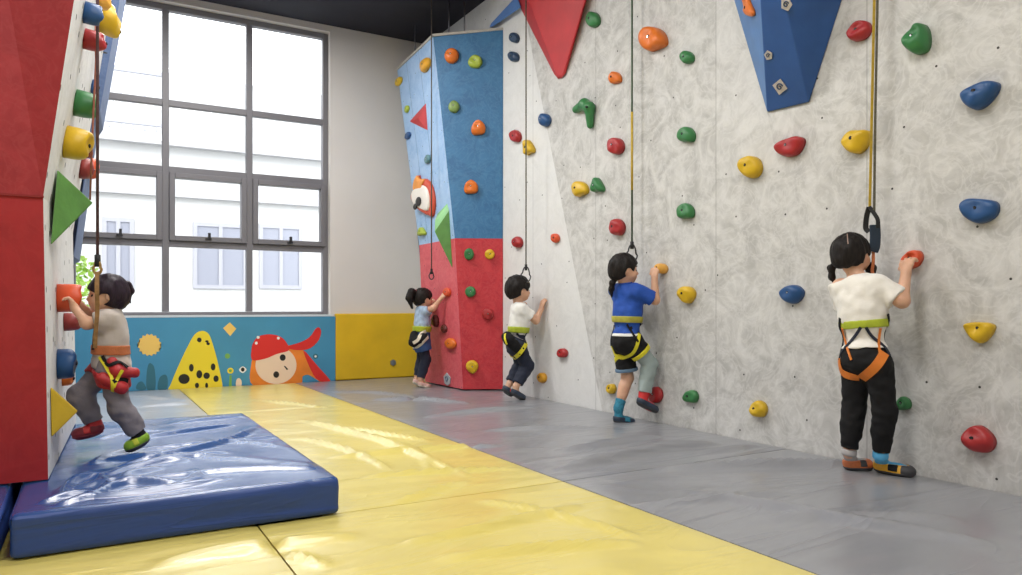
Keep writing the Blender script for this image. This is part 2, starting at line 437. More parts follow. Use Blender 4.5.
def floor_mat(x0, x1, y0, y1, m, label, group, step=.022, thick=.05):
    nx = max(4, int((x1 - x0) / step)); ny = max(4, int((y1 - y0) / step))
    g = .003
    x0 += g; x1 -= g; y0 += g; y1 -= g
    vs = []; fs = []
    for j in range(ny + 1):
        for i in range(nx + 1):
            x = x0 + (x1 - x0) * i / nx; y = y0 + (y1 - y0) * j / ny
            e = min(x - x0, x1 - x, y - y0, y1 - y)
            ed = min(1, e / .025)
            vs.append((x, y, (mat_height(x, y)) * min(1, e / .035) - .0015 * (1 - ed) ** 2))
    W = nx + 1
    for j in range(ny):
        for i in range(nx): fs.append((j * W + i, j * W + i + 1, (j + 1) * W + i + 1, (j + 1) * W + i))
    rim = [i for i in range(W)] + [j * W + nx for j in range(1, ny + 1)] + [ny * W + i for i in range(nx - 1, -1, -1)] + [j * W for j in range(ny - 1, 0, -1)]
    bi = len(vs)
    k = len(rim)
    for r in rim: vs.append((vs[r][0], vs[r][1], -thick))
    for r in rim: vs.append(vs[r])
    for i in range(k): fs.append((bi + k + i, bi + i, bi + (i + 1) % k, bi + k + (i + 1) % k))
    fs.append(tuple(bi + i for i in range(k - 1, -1, -1)))
    b = MB(); b.add(vs, fs)
    o = b.build('floor_mat', m, smooth=True, recalc=False)
    for p_ in list(o.data.polygons)[-(k + 1):]: p_.use_smooth = False
    origin_to(o, ((x0 + x1) / 2, (y0 + y1) / 2, -.05))
    o['label'] = label; o['category'] = 'floor mat'; o['group'] = group
XB, XA, XS = 1.845, .765, .53
YS1, YS2, YE = 2.72, 5.65, BY - .075
floor_mat(XB, WX - .004, -1.2, YS1, M_vgrey, 'grey vinyl floor mat nearest the camera, along the right wall', 'grey floor mats')
floor_mat(XB, WX - .004, YS1, YS2, M_vgrey, 'long grey vinyl floor mat under the middle of the climbing wall', 'grey floor mats')
floor_mat(XB, WX - .004, YS2, YE, M_vgrey, 'grey floor mat in the far corner around the tower foot', 'grey floor mats', step=.03)
floor_mat(XA, XB, YS2, YE, M_vyellow, 'far yellow floor mat reaching the painted wall padding', 'yellow floor mats', step=.03)
floor_mat(XA, XB, YS1, YS2, M_vyellow, 'middle yellow floor mat beside the thick blue crash mat', 'yellow floor mats')
floor_mat(XS, XB, -1.2, YS1, M_vyellow, 'nearest yellow floor mat at the bottom of the view, beside the grey mat', 'yellow floor mats')
floor_mat(-2.9, XS, -1.2, 3.3, M_vyellow, 'yellow floor mat in front of the thick blue crash mat', 'yellow floor mats', step=.03)
floor_mat(-2.9, XA, 3.3, YE, M_vlight, 'pale grey floor mat behind the blue crash mat, below the mural', 'grey floor mats', step=.03)

# ------------------------------------------------------------------ thick blue crash mats
BF = []
for f in [(112, 470, 260, 428, .022, .03, -.06), (95, 480, 230, 452, .020, .03, .08), (70, 490, 180, 482, .020, .022, .15), (60, 498, 120, 470, .020, .02, .15),
          (85, 500, 150, 478, .018, .02, .1), (130, 442, 235, 424, .018, .02, 0), (150, 455, 330, 470, .010, .04, .05), (105, 462, 190, 462, .022, .03, .05),
          (40, 505, 110, 492, .016, .018, .2), (150, 490, 190, 470, .014, .02, -.3), (195, 440, 300, 452, .010, .03, .1), (100, 440, 160, 430, .014, .03, .1), (120, 455, 290, 436, .016, .025, .04), (75, 500, 230, 478, .016, .022, -.05), (55, 508, 100, 478, .018, .018, -.2), (140, 478, 320, 470, .012, .03, .05), (90, 466, 150, 448, .018, .022, .1), (170, 425, 250, 418, .012, .025, .05), (120, 487, 165, 468, .016, .02, .2)]:
    u0, v0, u1, v1, amp, w, bend = f
    a = PZ(u0, v0, .14).xy; c = PZ(u1, v1, .14).xy
    m_ = (a + c) / 2 + Vector((-(c - a).y, (c - a).x)) * bend
    q = catmull([a.to_3d(), m_.to_3d(), c.to_3d()], 5, False)
    for i in range(len(q) - 1): BF.append((q[i].xy, q[i + 1].xy, amp * 1.35, w, i / (len(q) - 1), (i + 1) / (len(q) - 1)))
def crash_mat(x0, x1, y0, y1, z1, label, folds):
    n = 70; r = .022
    def rnd(p):
        c = Vector((max(x0 + r, min(x1 - r, p.x)), max(y0 + r, min(y1 - r, p.y)), max(r, min(z1 - r, p.z))))
        d = p - c
        return c + d.normalized() * r if d.length > 1e-6 else p
    b = MB()
    def grid(o, e1, e2, n1, n2, mi):
        vs = []; fs = []
        for j in range(n2 + 1):
            for i in range(n1 + 1):
                # cluster samples near the borders
                s = i / n1; t = j / n2
                s = s + .06 * math.sin(2 * math.pi * s) * -1; t = t + .06 * math.sin(2 * math.pi * t) * -1
                p = rnd(o + e1 * s + e2 * t)
                if mi == 0:
                    h = 0
                    for a, c, amp, w, ta, tb in folds:
                        d, t_ = seg_d(p.xy, a, c)
                        if d < 3 * w: h = max(h, amp * math.exp(-(d / w) ** 2) * math.sin(math.pi * min(1, max(0, ta + (tb - ta) * t_))) ** .6)
                    e = min(p.x - x0, x1 - p.x, p.y - y0, y1 - p.y)
                    p.z += (h + .012 * noise.noise(Vector((p.x * 2.5, p.y * 4, 1)))) * min(1, max(0, e / .06))
                else:
                    e = min(p.z, z1 - p.z) / z1
                    q = noise.noise(Vector((p.x * 3 + p.y * 3, p.z * 22, 2))) * .006 + .0025 * math.sin(p.z / z1 * 6.283 * 1.5 + p.x * 2)
                    nrm = e1.cross(e2).normalized()
                    p += nrm * q * min(1, max(0, e * 5)) * .8
                vs.append(p)
        for j in range(n2):
            for i in range(n1):
                k = j * (n1 + 1) + i
                fs.append((k, k + 1, k + n1 + 2, k + n1 + 1))
        b.add(vs, fs, mi)
    X, Y, Z = Vector((x1 - x0, 0, 0)), Vector((0, y1 - y0, 0)), Vector((0, 0, z1))
    O = Vector((x0, y0, 0))
    grid(O + Z, X, Y, n, n * 2, 0)
    grid(O, X, Z, n, 16, 1); grid(O + X, Y, Z, n, 16, 1); grid(O + X + Y, -X, Z, n, 16, 1); grid(O + Y, -Y, Z, n, 16, 1)
    grid(O + Y, X, -Y, 8, 8, 1)
    me_v = b.v
    o = b.build('crash_mat', [M_vblue, M_vblue2], smooth=True, recalc=False)
    bm = bmesh.new(); bm.from_mesh(o.data); bmesh.ops.remove_doubles(bm, verts=bm.verts, dist=.0015); bmesh.ops.recalc_face_normals(bm, faces=bm.faces); bm.to_mesh(o.data); bm.free()
    origin_to(o, ((x0 + x1) / 2, (y0 + y1) / 2, 0)); o.location.z = .002
    props(o, label, 'crash mat', 'blue crash mats')
    return o
ZM = .14
crash_mat(-.2, .825, 2.695, 4.62, ZM, 'large blue vinyl crash mat under the child at the red wall', BF)
crash_mat(-1.25, -.226, 2.70, 4.62, ZM, 'blue crash mat cut off by the left edge, beside the large one', [])

# ------------------------------------------------------------------ wall padding with mural
def pad_uv(px, py):   # mural zoom pixel -> X, Z on the pad face
    p = PY(130 + px / 3.4067, 290 + py / 3.4067, BY - .06); return p.x, p.z
def shape(b, pts, mi, lift, smooth=6):
    q = [Vector((x, 0, z)) for x, z in (pad_uv(*p) for p in pts)]
    if smooth: q = catmull(q, smooth)
    y = BY - .0605 - lift * .0006
    n = len(q)
    c = sum(q, Vector()) / n
    bm = bmesh.new()
    vs = [bm.verts.new((p.x, y, p.z)) for p in q]
    f = bm.faces.new(vs)
    bmesh.ops.triangulate(bm, faces=[f])
    bm.verts.index_update()
    b.add([v.co[:] for v in bm.verts], [tuple(v.index for v in t.verts) for t in bm.faces], mi)
    bm.free()
def ell(cx, cy, rx, ry, n=14, jag=0): return [(cx + rx * (1 + (jag if i % 2 else -jag)) * math.cos(6.2832 * i / n), cy + ry * (1 + (jag if i % 2 else -jag)) * math.sin(6.2832 * i / n)) for i in range(n)]
b = MB()
px1 = 2.262
b.box((-1.3, BY - .06, 0.0), (px1, BY - .002, WINZ0 - .014), 0)
PM = [mat('pad_blue', (.06, .28, .46), .5, var=.12, vscale=1.5, bump=.05, bscale=30), mat('mural_yellow', (.86, .68, .03), .5), mat('mural_black', (.012, .012, .012), .5),
      mat('mural_red', (.70, .025, .02), .5), mat('mural_orange', (.84, .24, .025), .5, var=.15, vscale=5), mat('mural_cream', (.86, .66, .50), .5), mat('mural_sand', (.88, .58, .14), .5),
      mat('mural_teal', (.035, .16, .21), .5), mat('mural_green', (.18, .42, .10), .5), mat('mural_white', (.85, .85, .83), .5)]
shape(b, ell(66, 187, 38, 36, 32, .08), 6, 1, 0)
for pts in ([(58, 338), (56, 290), (62, 255), (72, 250), (84, 270), (86, 338)], [(95, 338), (100, 300), (118, 288), (128, 300), (125, 338)], [(22, 338), (26, 318), (42, 312), (55, 338)]):
    shape(b, pts, 7, 1, 5)
shape(b, [(134, 343), (140, 318), (165, 258), (200, 185), (222, 150), (246, 139), (268, 150), (282, 185), (300, 250), (316, 335), (300, 341), (200, 343)], 1, 1, 5)
for (x, y, rx, ry) in ((184, 303, 19, 17), (209, 265, 8, 13), (236, 287, 10, 14), (261, 292, 11, 11), (283, 262, 8, 12), (293, 302, 9, 11), (228, 325, 7, 9), (261, 325, 5, 9), (236, 170, 8, 8), (262, 175, 6, 4), (266, 183, 6, 5)):
    shape(b, ell(x, y, rx, ry), 2, 2, 3)
shape(b, [(317, 130), (340, 110), (362, 132), (341, 157)], 6, 1, 0)
shape(b, ell(332, 225, 9, 9), 8, 1, 2); shape(b, ell(342, 275, 11, 10), 1, 1, 2); shape(b, ell(342, 275, 5, 5), 8, 2, 2)
shape(b, [(336, 330), (339, 290), (346, 290), (347, 330)], 8, 1, 0)
shape(b, [(362, 330), (362, 308), (371, 300), (380, 310), (378, 330)], 5, 1, 4)
shape(b, [(371, 272), (384, 260), (397, 271), (384, 283)], 9, 1, 4); shape(b, ell(384, 271, 6, 7), 2, 2, 2)
shape(b, ell(632, 226, 9, 9), 7, 1, 2); shape(b, ell(632, 226, 4, 4), 9, 2, 2)
shape(b, [(416, 322), (412, 260), (430, 225), (520, 195), (555, 188), (590, 205), (640, 260), (684, 312), (650, 313), (610, 290), (588, 295), (580, 318), (500, 324)], 4, 1, 5)
shape(b, [(590, 205), (640, 260), (684, 312), (655, 313), (625, 290)], 3, 2, 3)
shape(b, [(530, 195), (580, 178), (612, 160), (632, 132), (645, 128), (651, 145), (640, 175), (610, 200), (570, 205)], 3, 2, 4)
shape(b, ell(497, 256, 70, 64, 20), 5, 3, 3)
shape(b, [(416, 238), (414, 200), (422, 175), (440, 157), (475, 151), (510, 158), (532, 178), (541, 205), (500, 218), (460, 234)], 3, 4, 5)
shape(b, ell(520, 230, 10, 11), 2, 4, 3); shape(b, ell(498, 288, 10, 11), 2, 4, 3); shape(b, [(523, 258), (529, 259), (539, 270), (534, 273)], 2, 4, 0)
for x, y in ((436, 161), (430, 181), (505, 164)): shape(b, ell(x, y, 5, 5, 8), 9, 5, 2)
o = b.build('wall_pad', PM, recalc=False); origin_to(o, (.5, BY - .03, 0))
props(o, 'long blue wall pad under the window, painted with a mural', 'wall pad')
yp = empty('wall_pad', ((px1 + WX) / 2, BY - .03, 0), 'plain yellow wall pad in the corner beside the painted blue one', 'wall pad')
b = MB(); b.box((px1 + .004, BY - .062, 0), (WX - .004, BY - .002, .70)); b.build('pad_cover', mat('pad_yellow', (.74, .47, .012), .5, var=.1, vscale=3, bump=.1, bscale=15), yp, bevel=.012)
c = pad_uv(895, 247); b = MB(); b.tube([(c[0], BY - .064, c[1]), (c[0], BY - .075, c[1])], .035, 6); b.build('metal_plate', M_metal, yp)
# ------------------------------------------------------------------ left climbing wall (red end, white face, blue far panel)
def LX(y, z):
    return -.131 + .142 * max(0, z - 1.176) + .05 * (y - 3.155) + .015 * max(0, 1.176 - z)
def LN(y, z):
    s = .142 if z > 1.176 else -.015
    return Vector((1, -.05, -s)).normalized()
LTOP, LBOT, LZ = 3.69, .150, 1.176
def yf(z): return 3.155 - .10 * max(0, z - LZ)
cw = empty('climbing_wall', (-.6, 3.9, LBOT), 'leaning climbing wall at the left edge with a red end and a white face', 'climbing wall')
def q4(a, b_, c, d): return [a, b_, c, d], [(0, 1, 2, 3)]
XL = -1.5
b = MB()
b.add(*q4((XL, 3.155, LBOT), (LX(3.155, LBOT), 3.155, LBOT), (LX(3.155, LZ), 3.155, LZ), (XL, 3.155, LZ)))
b.build('lower_red_panel', M_red, cw)
b = MB(); cr = (-.131 - .1485 * (LTOP - LZ), 3.155, LTOP); T = (LX(yf(LTOP), LTOP), yf(LTOP), LTOP)
c0 = (LX(3.155, LZ), 3.155, LZ)
b.add([(XL, 3.155, LZ), c0, cr, (XL, 3.155, LTOP), T], [(0, 1, 2, 3), (1, 4, 2)])
b.build('upper_red_panel', M_red_hi, cw)
b = MB()
b.box((XL, 3.148, LZ - .004), (LX(3.155, LZ) + .002, 3.156, LZ + .003)); b.build('panel_joint', mat('joint_red', (.25, .015, .015), .7), cw)
b = MB()
rows_ = [LBOT, .7, LZ, 1.8, 2.4, 3.0, LTOP]
vs = []
for z in rows_:
    y0_ = yf(z)
    for k in range(5):
        y = y0_ + (4.65 - y0_) * k / 4; vs.append((LX(y, z), y, z))
fs = [(r * 5 + k, r * 5 + k + 1, r * 5 + k + 6, r * 5 + k + 5) for r in range(len(rows_) - 1) for k in range(4)]
b.add(vs, fs); b.build('white_panel', M_white_panel, cw, recalc=True)
b = MB()
vs = []; zz = [(LBOT, -.03), (1.03, -.03), (1.05, .003), (1.80, .006), (1.86, .03), (2.4, .036), (3.0, .042), (LTOP, .05)]
for z, o_ in zz:
    vs += [(LX(4.65, z), 4.65, z), (LX(4.66, z) + o_, 4.66, z), (LX(5.15, z) + o_, 5.15, z), (XL, 5.15, z)]
fs = [(r * 4 + k, r * 4 + k + 1, r * 4 + k + 5, r * 4 + k + 4) for r in range(len(zz) - 1) for k in range(3)]
b.add(vs, fs); b.build('blue_panel', M_blue_panel, cw)

def left_at(v, y):
    x, z = -.1, 1
    for _ in range(12):
        Zc = x * FW.x + y * FW.y; z = CAMH + (V0 - v) / FPX * Zc; x = LX(y, z)
    return Vector((x, y, z))
def left_px(u, v):
    lo, hi = 3.16, 5.1
    for _ in range(40):
        m = (lo + hi) / 2
        if proj(left_at(v, m))[0] < u: lo = m
        else: hi = m
    return left_at(v, lo)

# ------------------------------------------------------------------ climbing tower in the far corner
TZ = 3.318; SPL = 1.40; TB = .016
tb = [Vector((WX - .003, 5.89, TB)), Vector((3.0, 6.05, TB)), Vector((2.98, 6.87, TB)), Vector((WX - .003, 7.0, TB))]
tt = [Vector((WX - .003, 5.885, TZ)), Vector((2.84, 6.36, TZ)), Vector((2.89, 7.41, TZ - .02)), Vector((WX - .003, 7.5, TZ))]
tm = [tb[0].lerp(tt[0], .42), PY(454.8, 237.5, 6.08), PY(419.3, 244, 6.95), tb[3].lerp(tt[3], .42)]
for p_ in tm: p_.z = SPL
def tl(i, z):
    return tb[i].lerp(tm[i], (z - TB) / (SPL - TB)) if z < SPL else tm[i].lerp(tt[i], (z - SPL) / (TZ - SPL))
tw = empty('climbing_tower', (3.15, 6.5, TB), 'blue and red climbing tower leaning out of the far corner', 'climbing tower')
def tquad(name, i, j, z0, z1, m):
    b = MB(); n = 8
    vs = [tl(i, z0 + (z1 - z0) * r / n).lerp(tl(j, z0 + (z1 - z0) * r / n), s / n) for r in range(n + 1) for s in range(n + 1)]
    fs = [(r * (n + 1) + s, r * (n + 1) + s + 1, (r + 1) * (n + 1) + s + 1, (r + 1) * (n + 1) + s) for r in range(n) for s in range(n)]
    b.add(vs, fs); return b.build(name, m, tw)
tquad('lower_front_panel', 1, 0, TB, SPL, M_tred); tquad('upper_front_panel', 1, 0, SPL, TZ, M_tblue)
tquad('lower_side_panel', 2, 1, TB, SPL + .0, M_tred_lit); tquad('upper_side_panel', 2, 1, SPL, TZ, M_tblue_lit)
tquad('back_panel', 3, 2, TB, TZ, M_tblue_lit)
b = MB(); up = Vector((0, 0, .022)); out = [Vector((0, -.004, 0)), Vector((-.012, -.01, 0)), Vector((-.012, .004, 0)), Vector((0, .004, 0))]
vs = [tt[i] + out[i] for i in range(4)]; b.add(vs + [p + up for p in vs], [(0, 1, 2, 3), (7, 6, 5, 4)] + [(i, (i + 1) % 4, (i + 1) % 4 + 4, i + 4) for i in range(4)])
b.build('top_board', M_board, tw)
for f in (.28, .62):
    b = MB()
    for r in range(12):
        z0 = SPL + (TZ - SPL) * r / 12; z1 = SPL + (TZ - SPL) * (r + 1) / 12
        a = tl(2, z0).lerp(tl(1, z0), f); c = tl(2, z1).lerp(tl(1, z1), f); n = Vector((-.001, 0, 0)); w = Vector((0, .004, 0))
        b.add([a + n - w, a + n + w, c + n + w, c + n - w], [(0, 1, 2, 3)])
    b.build('panel_joint', mat('joint_blue', (.16, .28, .45), .6), tw, recalc=False)
TFn = (tt[0] - tb[1]).cross(tt[1] - tb[1]).normalized()
if TFn.dot(EYE - tb[1]) < 0: TFn = -TFn
TFp = (tb[1] + tt[0]) / 2
TLn = (tt[1] - (tb[1] + tb[2]) / 2).cross(tt[2] - tb[2]).normalized()
if TLn.dot(EYE - tb[1]) < 0: TLn = -TLn
def tl_px(u, v):
    """point on the (slightly twisted) left face of the tower behind a pixel"""
    best = None
    for r in range(49):
        z = TB + (TZ - TB) * r / 48
        for s in range(33):
            p = tl(2, z).lerp(tl(1, z), s / 32); q = proj(p); d = (q[0] - u) ** 2 + (q[1] - v) ** 2
            if best is None or d < best[0]: best = (d, p)
    return best[1]
def tf_px(u, v):
    best = None
    for r in range(49):
        z = TB + (TZ - TB) * r / 48
        for s in range(33):
            p = tl(1, z).lerp(tl(0, z), s / 32); q = proj(p); d = (q[0] - u) ** 2 + (q[1] - v) ** 2
            if best is None or d < best[0]: best = (d, p)
    return best[1]
def face_frame(i, j, p):
    z = p.z; e1 = (tl(j, z) - tl(i, z)).normalized()
    f = max(0, min(1, (p - tl(i, z)).length / (tl(j, z) - tl(i, z)).length))
    e2 = ((tl(i, z + .1).lerp(tl(j, z + .1), f)) - (tl(i, z).lerp(tl(j, z), f))).normalized()
    n = e1.cross(e2).normalized()
    if n.dot(EYE - p) < 0: n = -n
    e2 = n.cross(e1)
    if e2.z < 0: e2 = -e2
    return e1, e2, n

# ------------------------------------------------------------------ climbing holds
UNIT = {
 'round': [(-1, 0), (-.72, .7), (0, 1), (.7, .72), (1, 0), (.72, -.7), (0, -1), (-.7, -.72)],
 'egg': [(-1, -.1), (-.7, .65), (0, 1), (.75, .6), (1, -.2), (.6, -.9), (-.1, -1), (-.75, -.75)],
 'dome': [(-1, -.35), (-.75, .5), (-.1, 1), (.6, .75), (1, .05), (.85, -.75), (.1, -.95), (-.75, -.9)],
 'tri': [(-.2, 1), (.35, .7), (1, -.5), (.7, -.95), (-.1, -.8), (-.9, -.75), (-1, -.3), (-.6, .5)],
 'bean': [(-1, -.4), (-.75, .35), (0, .95), (.75, .9), (1, .2), (.6, -.6), (0, -.95), (-.7, -1)],
 'lobe': [(-.95, .55), (-.3, 1), (.5, .9), (1, .35), (.9, -.35), (.3, -1), (-.4, -.85), (-1, -.2)],
}
def hold_mesh(name, base, e1, e2, n, outline, d, skew, seed, parent=None, m=None, power=2.3, scoop=0.0):
    """outline: 2D metres in (e1,e2); low dome with shifted summit"""
    K = len(outline); R = 9
    vs = []
    mx = max(math.hypot(*o) for o in outline)
    for r in range(R + 1):
        t = 1 - r / R
        for (a, c) in outline:
            f = math.sin(t * math.pi / 2) ** .85
            h = d * (1 - t ** power) ** .62 if t < 1 else 0
            x = a * f + skew[0] * d * (1 - t) ; y = c * f + skew[1] * d * (1 - t)
            q = base + e1 * x + e2 * y
            nz = noise.noise(Vector((x / mx * 1.3 + seed, y / mx * 1.3, h / mx + seed * .7)))
            h2 = h * (1 + .28 * nz)
            if scoop:
                h2 -= scoop * d * math.exp(-((x / mx) ** 2 + ((y / mx) - .25) ** 2) / .10)
            vs.append(q + n * max(h2, 0))
    fs = []
    for r in range(R):
        for k in range(K):
            if r == R - 1: fs.append((r * K + k, r * K + (k + 1) % K, R * K))
            else: fs.append((r * K + k, r * K + (k + 1) % K, (r + 1) * K + (k + 1) % K, (r + 1) * K + k))
    # a single summit vertex
    top = sum((vs[R * K + k] for k in range(K)), Vector()) / K
    vs = vs[:R * K] + [top]
    fs.append(tuple(range(K - 1, -1, -1)))
    b = MB(); b.add(vs, fs)
    o = b.build(name, m, parent, smooth=True)
    return o, top
SEED = [0]
def put_hold(base, e1, e2, n, outline, d, col, label, group, skew=(0, 0), bolt=True, scoop=.12, power=2.3, boltr=None, ring=False):
    SEED[0] += 1; sd = SEED[0] * 1.37
    base = base + n * .0015
    o, top = hold_mesh('climbing_hold', base, e1, e2, n, outline, d, skew, sd, m=hmat(col), scoop=scoop, power=power)
    origin_to(o, base)
    props(o, label, 'climbing hold', group)
    if bolt:
        r = boltr or max(.007, .12 * min(max(abs(a) for a, c in outline), max(abs(c) for a, c in outline)))
        b = MB(); c = top - n * .006
        b.tube([c, c + n * (.0075)], r * 1.15, 14, 0)
        b.tube([c + n * .0076, c + n * .010], r * .62, 6, 1)
        b.build('bolt', [M_hole, M_metal if ring else M_darkmetal], o)
    return o
M_hole = mat('bolt_recess', (.012, .011, .010), .8)
def outline_px(shape_, u, v, w, h, rot=0):
    if isinstance(shape_, str):
        P = [(x, y) for x, y in UNIT[shape_]]
        ca, sa = math.cos(math.radians(rot)), math.sin(math.radians(rot))
        P = [((x * ca - y * sa), (x * sa + y * ca)) for x, y in P]
        return [(u + x * w / 2, v - y * h / 2) for x, y in P]
    return shape_
def wall_hold(shape_, u, v, w, h, col, label, rot=0, d=None, skew=(-.1, .15), **kw):
    pts = outline_px(shape_, u, v, w, h, rot)
    e1, e2, n = Vector((0, -1, 0)), Vector((0, 0, 1)), Vector((-1, 0, 0))
    us = [p[0] for p in pts]; vs_ = [p[1] for p in pts]
    cu, cv = (min(us) + max(us)) / 2, (min(vs_) + max(vs_)) / 2
    p0 = PX(cu, cv, WX)
    size = (max(vs_) - min(vs_)) / FPX * proj(p0)[2]
    if d is None: d = .50 * size
    lay = WX - d * .45
    q = [PX(a, c, lay) for a, c in pts]
    q = catmull(q, 5)
    c = sum(q, Vector()) / len(q)
    out = [((p - c).dot(e1) * .84, (p - c).dot(e2) * .93) for p in q]
    return put_hold(Vector((WX, c.y, c.z)), e1, e2, n, out, d, col, label, 'climbing holds on the right wall', skew, **kw)
def zs(pts, x0, y0, s): return [(x0 + a / s, y0 + c / s) for a, c in pts]

WH = [
 ('egg', 514, 37.5, 9, 11, 'navy', 'dark navy hold at the top of the wall beside the tower, upper of the pair', 0),
 ('egg', 513.5, 56.5, 10, 11, 'navy', 'dark navy hold beside the tower top, lower of the pair', 20),
 ('egg', 592, 19, 14, 17, 'green', 'small green hold to the right of the red hanging volume', 30),
 ('dome', 652, 38, 27, 25, 'orange', 'large orange dome hold high above the boy in blue', 20),
 ('dome', 614.5, 77.5, 13, 13, 'orange', 'small orange hold above the red hold and right of the green hook', 10),
 ('egg', 686.5, 57, 15, 14, 'green', 'topmost of the four green holds in the vertical row at mid wall', 20),
 ('round', 544, 120, 12, 14, 'blue', 'small round blue hold at mid height between the red volume and the tower', 0),
 ('egg', 515, 136, 11, 13, 'red', 'small red hold beside the tower, left of the yellow shard', 0),
 ('tri', 528, 147, 10, 17, 'yellow', 'small yellow shard-shaped hold high above the boy in white', 20),
 ('round', 615, 146, 17, 18, 'red', 'round red hold below the small orange one and right of the green hook', 0),
 ('dome', 686, 134.5, 18, 17, 'green', 'second green hold from the top in the vertical row at mid wall', -5),
 ('dome', 579, 188.5, 17, 16, 'yellow', 'yellow dome hold touching the small green wedge hold', 20),
 ('tri', 597, 185, 13, 17, 'green', 'small green wedge hold just right of the yellow dome', 10),
 ('egg', 616.5, 227, 15, 18, 'red', 'red hold directly above the head of the boy in blue', 0),
 ('dome', 685, 211, 18, 17, 'green', 'third green hold from the top in the vertical row at mid wall', 0),
 ('egg', 517, 242, 10, 12, 'red', 'small red hold just above the head of the boy in white', 0),
 ('egg', 555, 238, 8, 10, 'orangered', 'tiny orange-red hold between the boy in white and the boy in blue', 30),
 ('lobe', 686, 295, 18, 18, 'yellow', 'yellow pocketed hold to the right of the hand of the boy in blue', 0),
 ('egg', 562, 353, 11, 10, 'red', 'small red hold low on the wall right of the boy in white', 10),
 ('round', 541.5, 378, 9, 11, 'amber', 'small amber hold near the floor beside the legs of the boy in white', 0),
 ('round', 611, 389, 9, 11, 'yellow', 'small yellow hold half hidden behind the bare leg of the boy in blue', 0),
 ('round', 655, 395, 16, 18, 'red', 'red hold right above the raised foot of the boy in blue', 0),
 ('dome', 690.5, 396.5, 16, 14, 'green', 'green hold near the floor, lowest in the vertical row at mid wall', -15),
 ('bean', 859, 30.5, 26, 22, 'red', 'red hold at the top, left of the strap and right of the blue volume', 0),
 (zs([(275, 125), (290, 95), (320, 68), (350, 45), (374, 65), (383, 110), (370, 155), (325, 173), (290, 155)], 830, 10, 3.83), 0, 0, 0, 0, 'green', 'large green pear-shaped hold at the top right of the strap', 0),
 (zs([(488, 335), (505, 310), (570, 278), (625, 267), (653, 275), (648, 308), (605, 360), (555, 386), (510, 370)], 830, 10, 3.83), 0, 0, 0, 0, 'blue', 'blue leaf-shaped hold tilted up to the right near the right edge', 0),
 (zs([(40, 515), (50, 480), (75, 460), (115, 457), (150, 458), (155, 490), (138, 530), (105, 553), (60, 545)], 830, 10, 3.83), 0, 0, 0, 0, 'yellow', 'large yellow hold half behind the yellow strap', 0),
 (zs([(123, 108), (150, 88), (193, 73), (215, 80), (212, 103), (190, 130), (155, 136), (130, 126)], 730, 110, 2.875), 0, 0, 0, 0, 'red', 'red lens-shaped hold below the tip of the blue volume', 0),
 ('round', 750, 167, 23, 24, 'yellow', 'round yellow hold left of and below the red lens-shaped hold', 0),
 (zs([(55, 52), (72, 38), (105, 37), (138, 42), (146, 58), (135, 78), (105, 91), (80, 87), (62, 73)], 930, 180, 2.054), 0, 0, 0, 0, 'blue', 'blue shell-shaped hold at the right edge between the blue leaf and the yellow one', 0),
 (zs([(137, 525), (160, 506), (190, 502), (213, 520), (205, 545), (180, 560), (150, 548)], 730, 110, 2.875), 0, 0, 0, 0, 'blue', 'blue hold alone at shoulder height left of the pigtailed girl in white', 0),
 (zs([(64, 300), (78, 292), (102, 291), (125, 293), (137, 302), (125, 324), (103, 338), (80, 326)], 930, 180, 2.054), 0, 0, 0, 0, 'yellow', 'yellow half-moon hold at the right edge above the lowest red one', 0),
 (zs([(62, 528), (75, 508), (100, 503), (128, 522), (137, 545), (120, 563), (90, 560), (68, 545)], 930, 180, 2.054), 0, 0, 0, 0, 'red', 'red oval hold at the lower right corner near the floor', 0),
 ('dome', 903, 403.5, 17, 15, 'green', 'green hold beside the knee of the pigtailed girl in white', 0),
 ('egg', 758, 409, 18, 18, 'yellow', 'yellow hold near the floor left of the pigtailed girl in white', 0),
]
for i, (sh_, u, v, w, h, c, lab, rot) in enumerate(WH):
    wall_hold(sh_, u, v, w, h, c, lab, rot, scoop=(.0, .22, .1, .3)[i % 4] if i > 24 else .1, ring=(i % 3 == 0), **(dict(d=.04) if 'raised foot' in lab else {}))
# hook-shaped hold: a hooded lobe with a tongue hanging down, grown as one surface
HK = []
def hook_hold(label):
    P_ = lambda zx, zy, d: PX(490 + zx / 2.395, zy / 2.395, WX - d)
    A = Field(list(Vector(P_(225, 275, 0)) - Vector((.2, .25, .25))), list(Vector(P_(225, 275, 0)) + Vector((.05, .25, .25))), .005)
    A.cone(P_(206, 262, .02), P_(226, 250, .035), .030, .040, .02); A.cone(P_(226, 250, .035), P_(238, 258, .04), .040, .042, .03)
    A.cone(P_(238, 258, .04), P_(240, 300, .025), .040, .026, .02)
    A.clip((WX - .0015, 0, 0), (1, 0, 0))
    o, _ = A.obj('climbing_hold', hmat('green'), None)
    origin_to(o, P_(228, 265, 0)); props(o, label, 'climbing hold', 'climbing holds on the right wall')
    c = P_(230, 256, .09); b = MB(); b.tube([c + Vector((.012, 0, 0)), c + Vector((-.002, 0, 0))], .008, 12); b.build('bolt', M_hole, o)
HK.append(hook_hold)
GRIP3 = wall_hold('egg', 660.5, 268.5, 12, 11, 'sand', 'small sand-orange hold gripped by the boy in blue', 0, d=.06)
GRIP4 = wall_hold('bean', 911.5, 259.5, 23, 20, 'orangered', 'orange-red hold gripped by the pigtailed girl in white', 0, d=.055, scoop=.3)

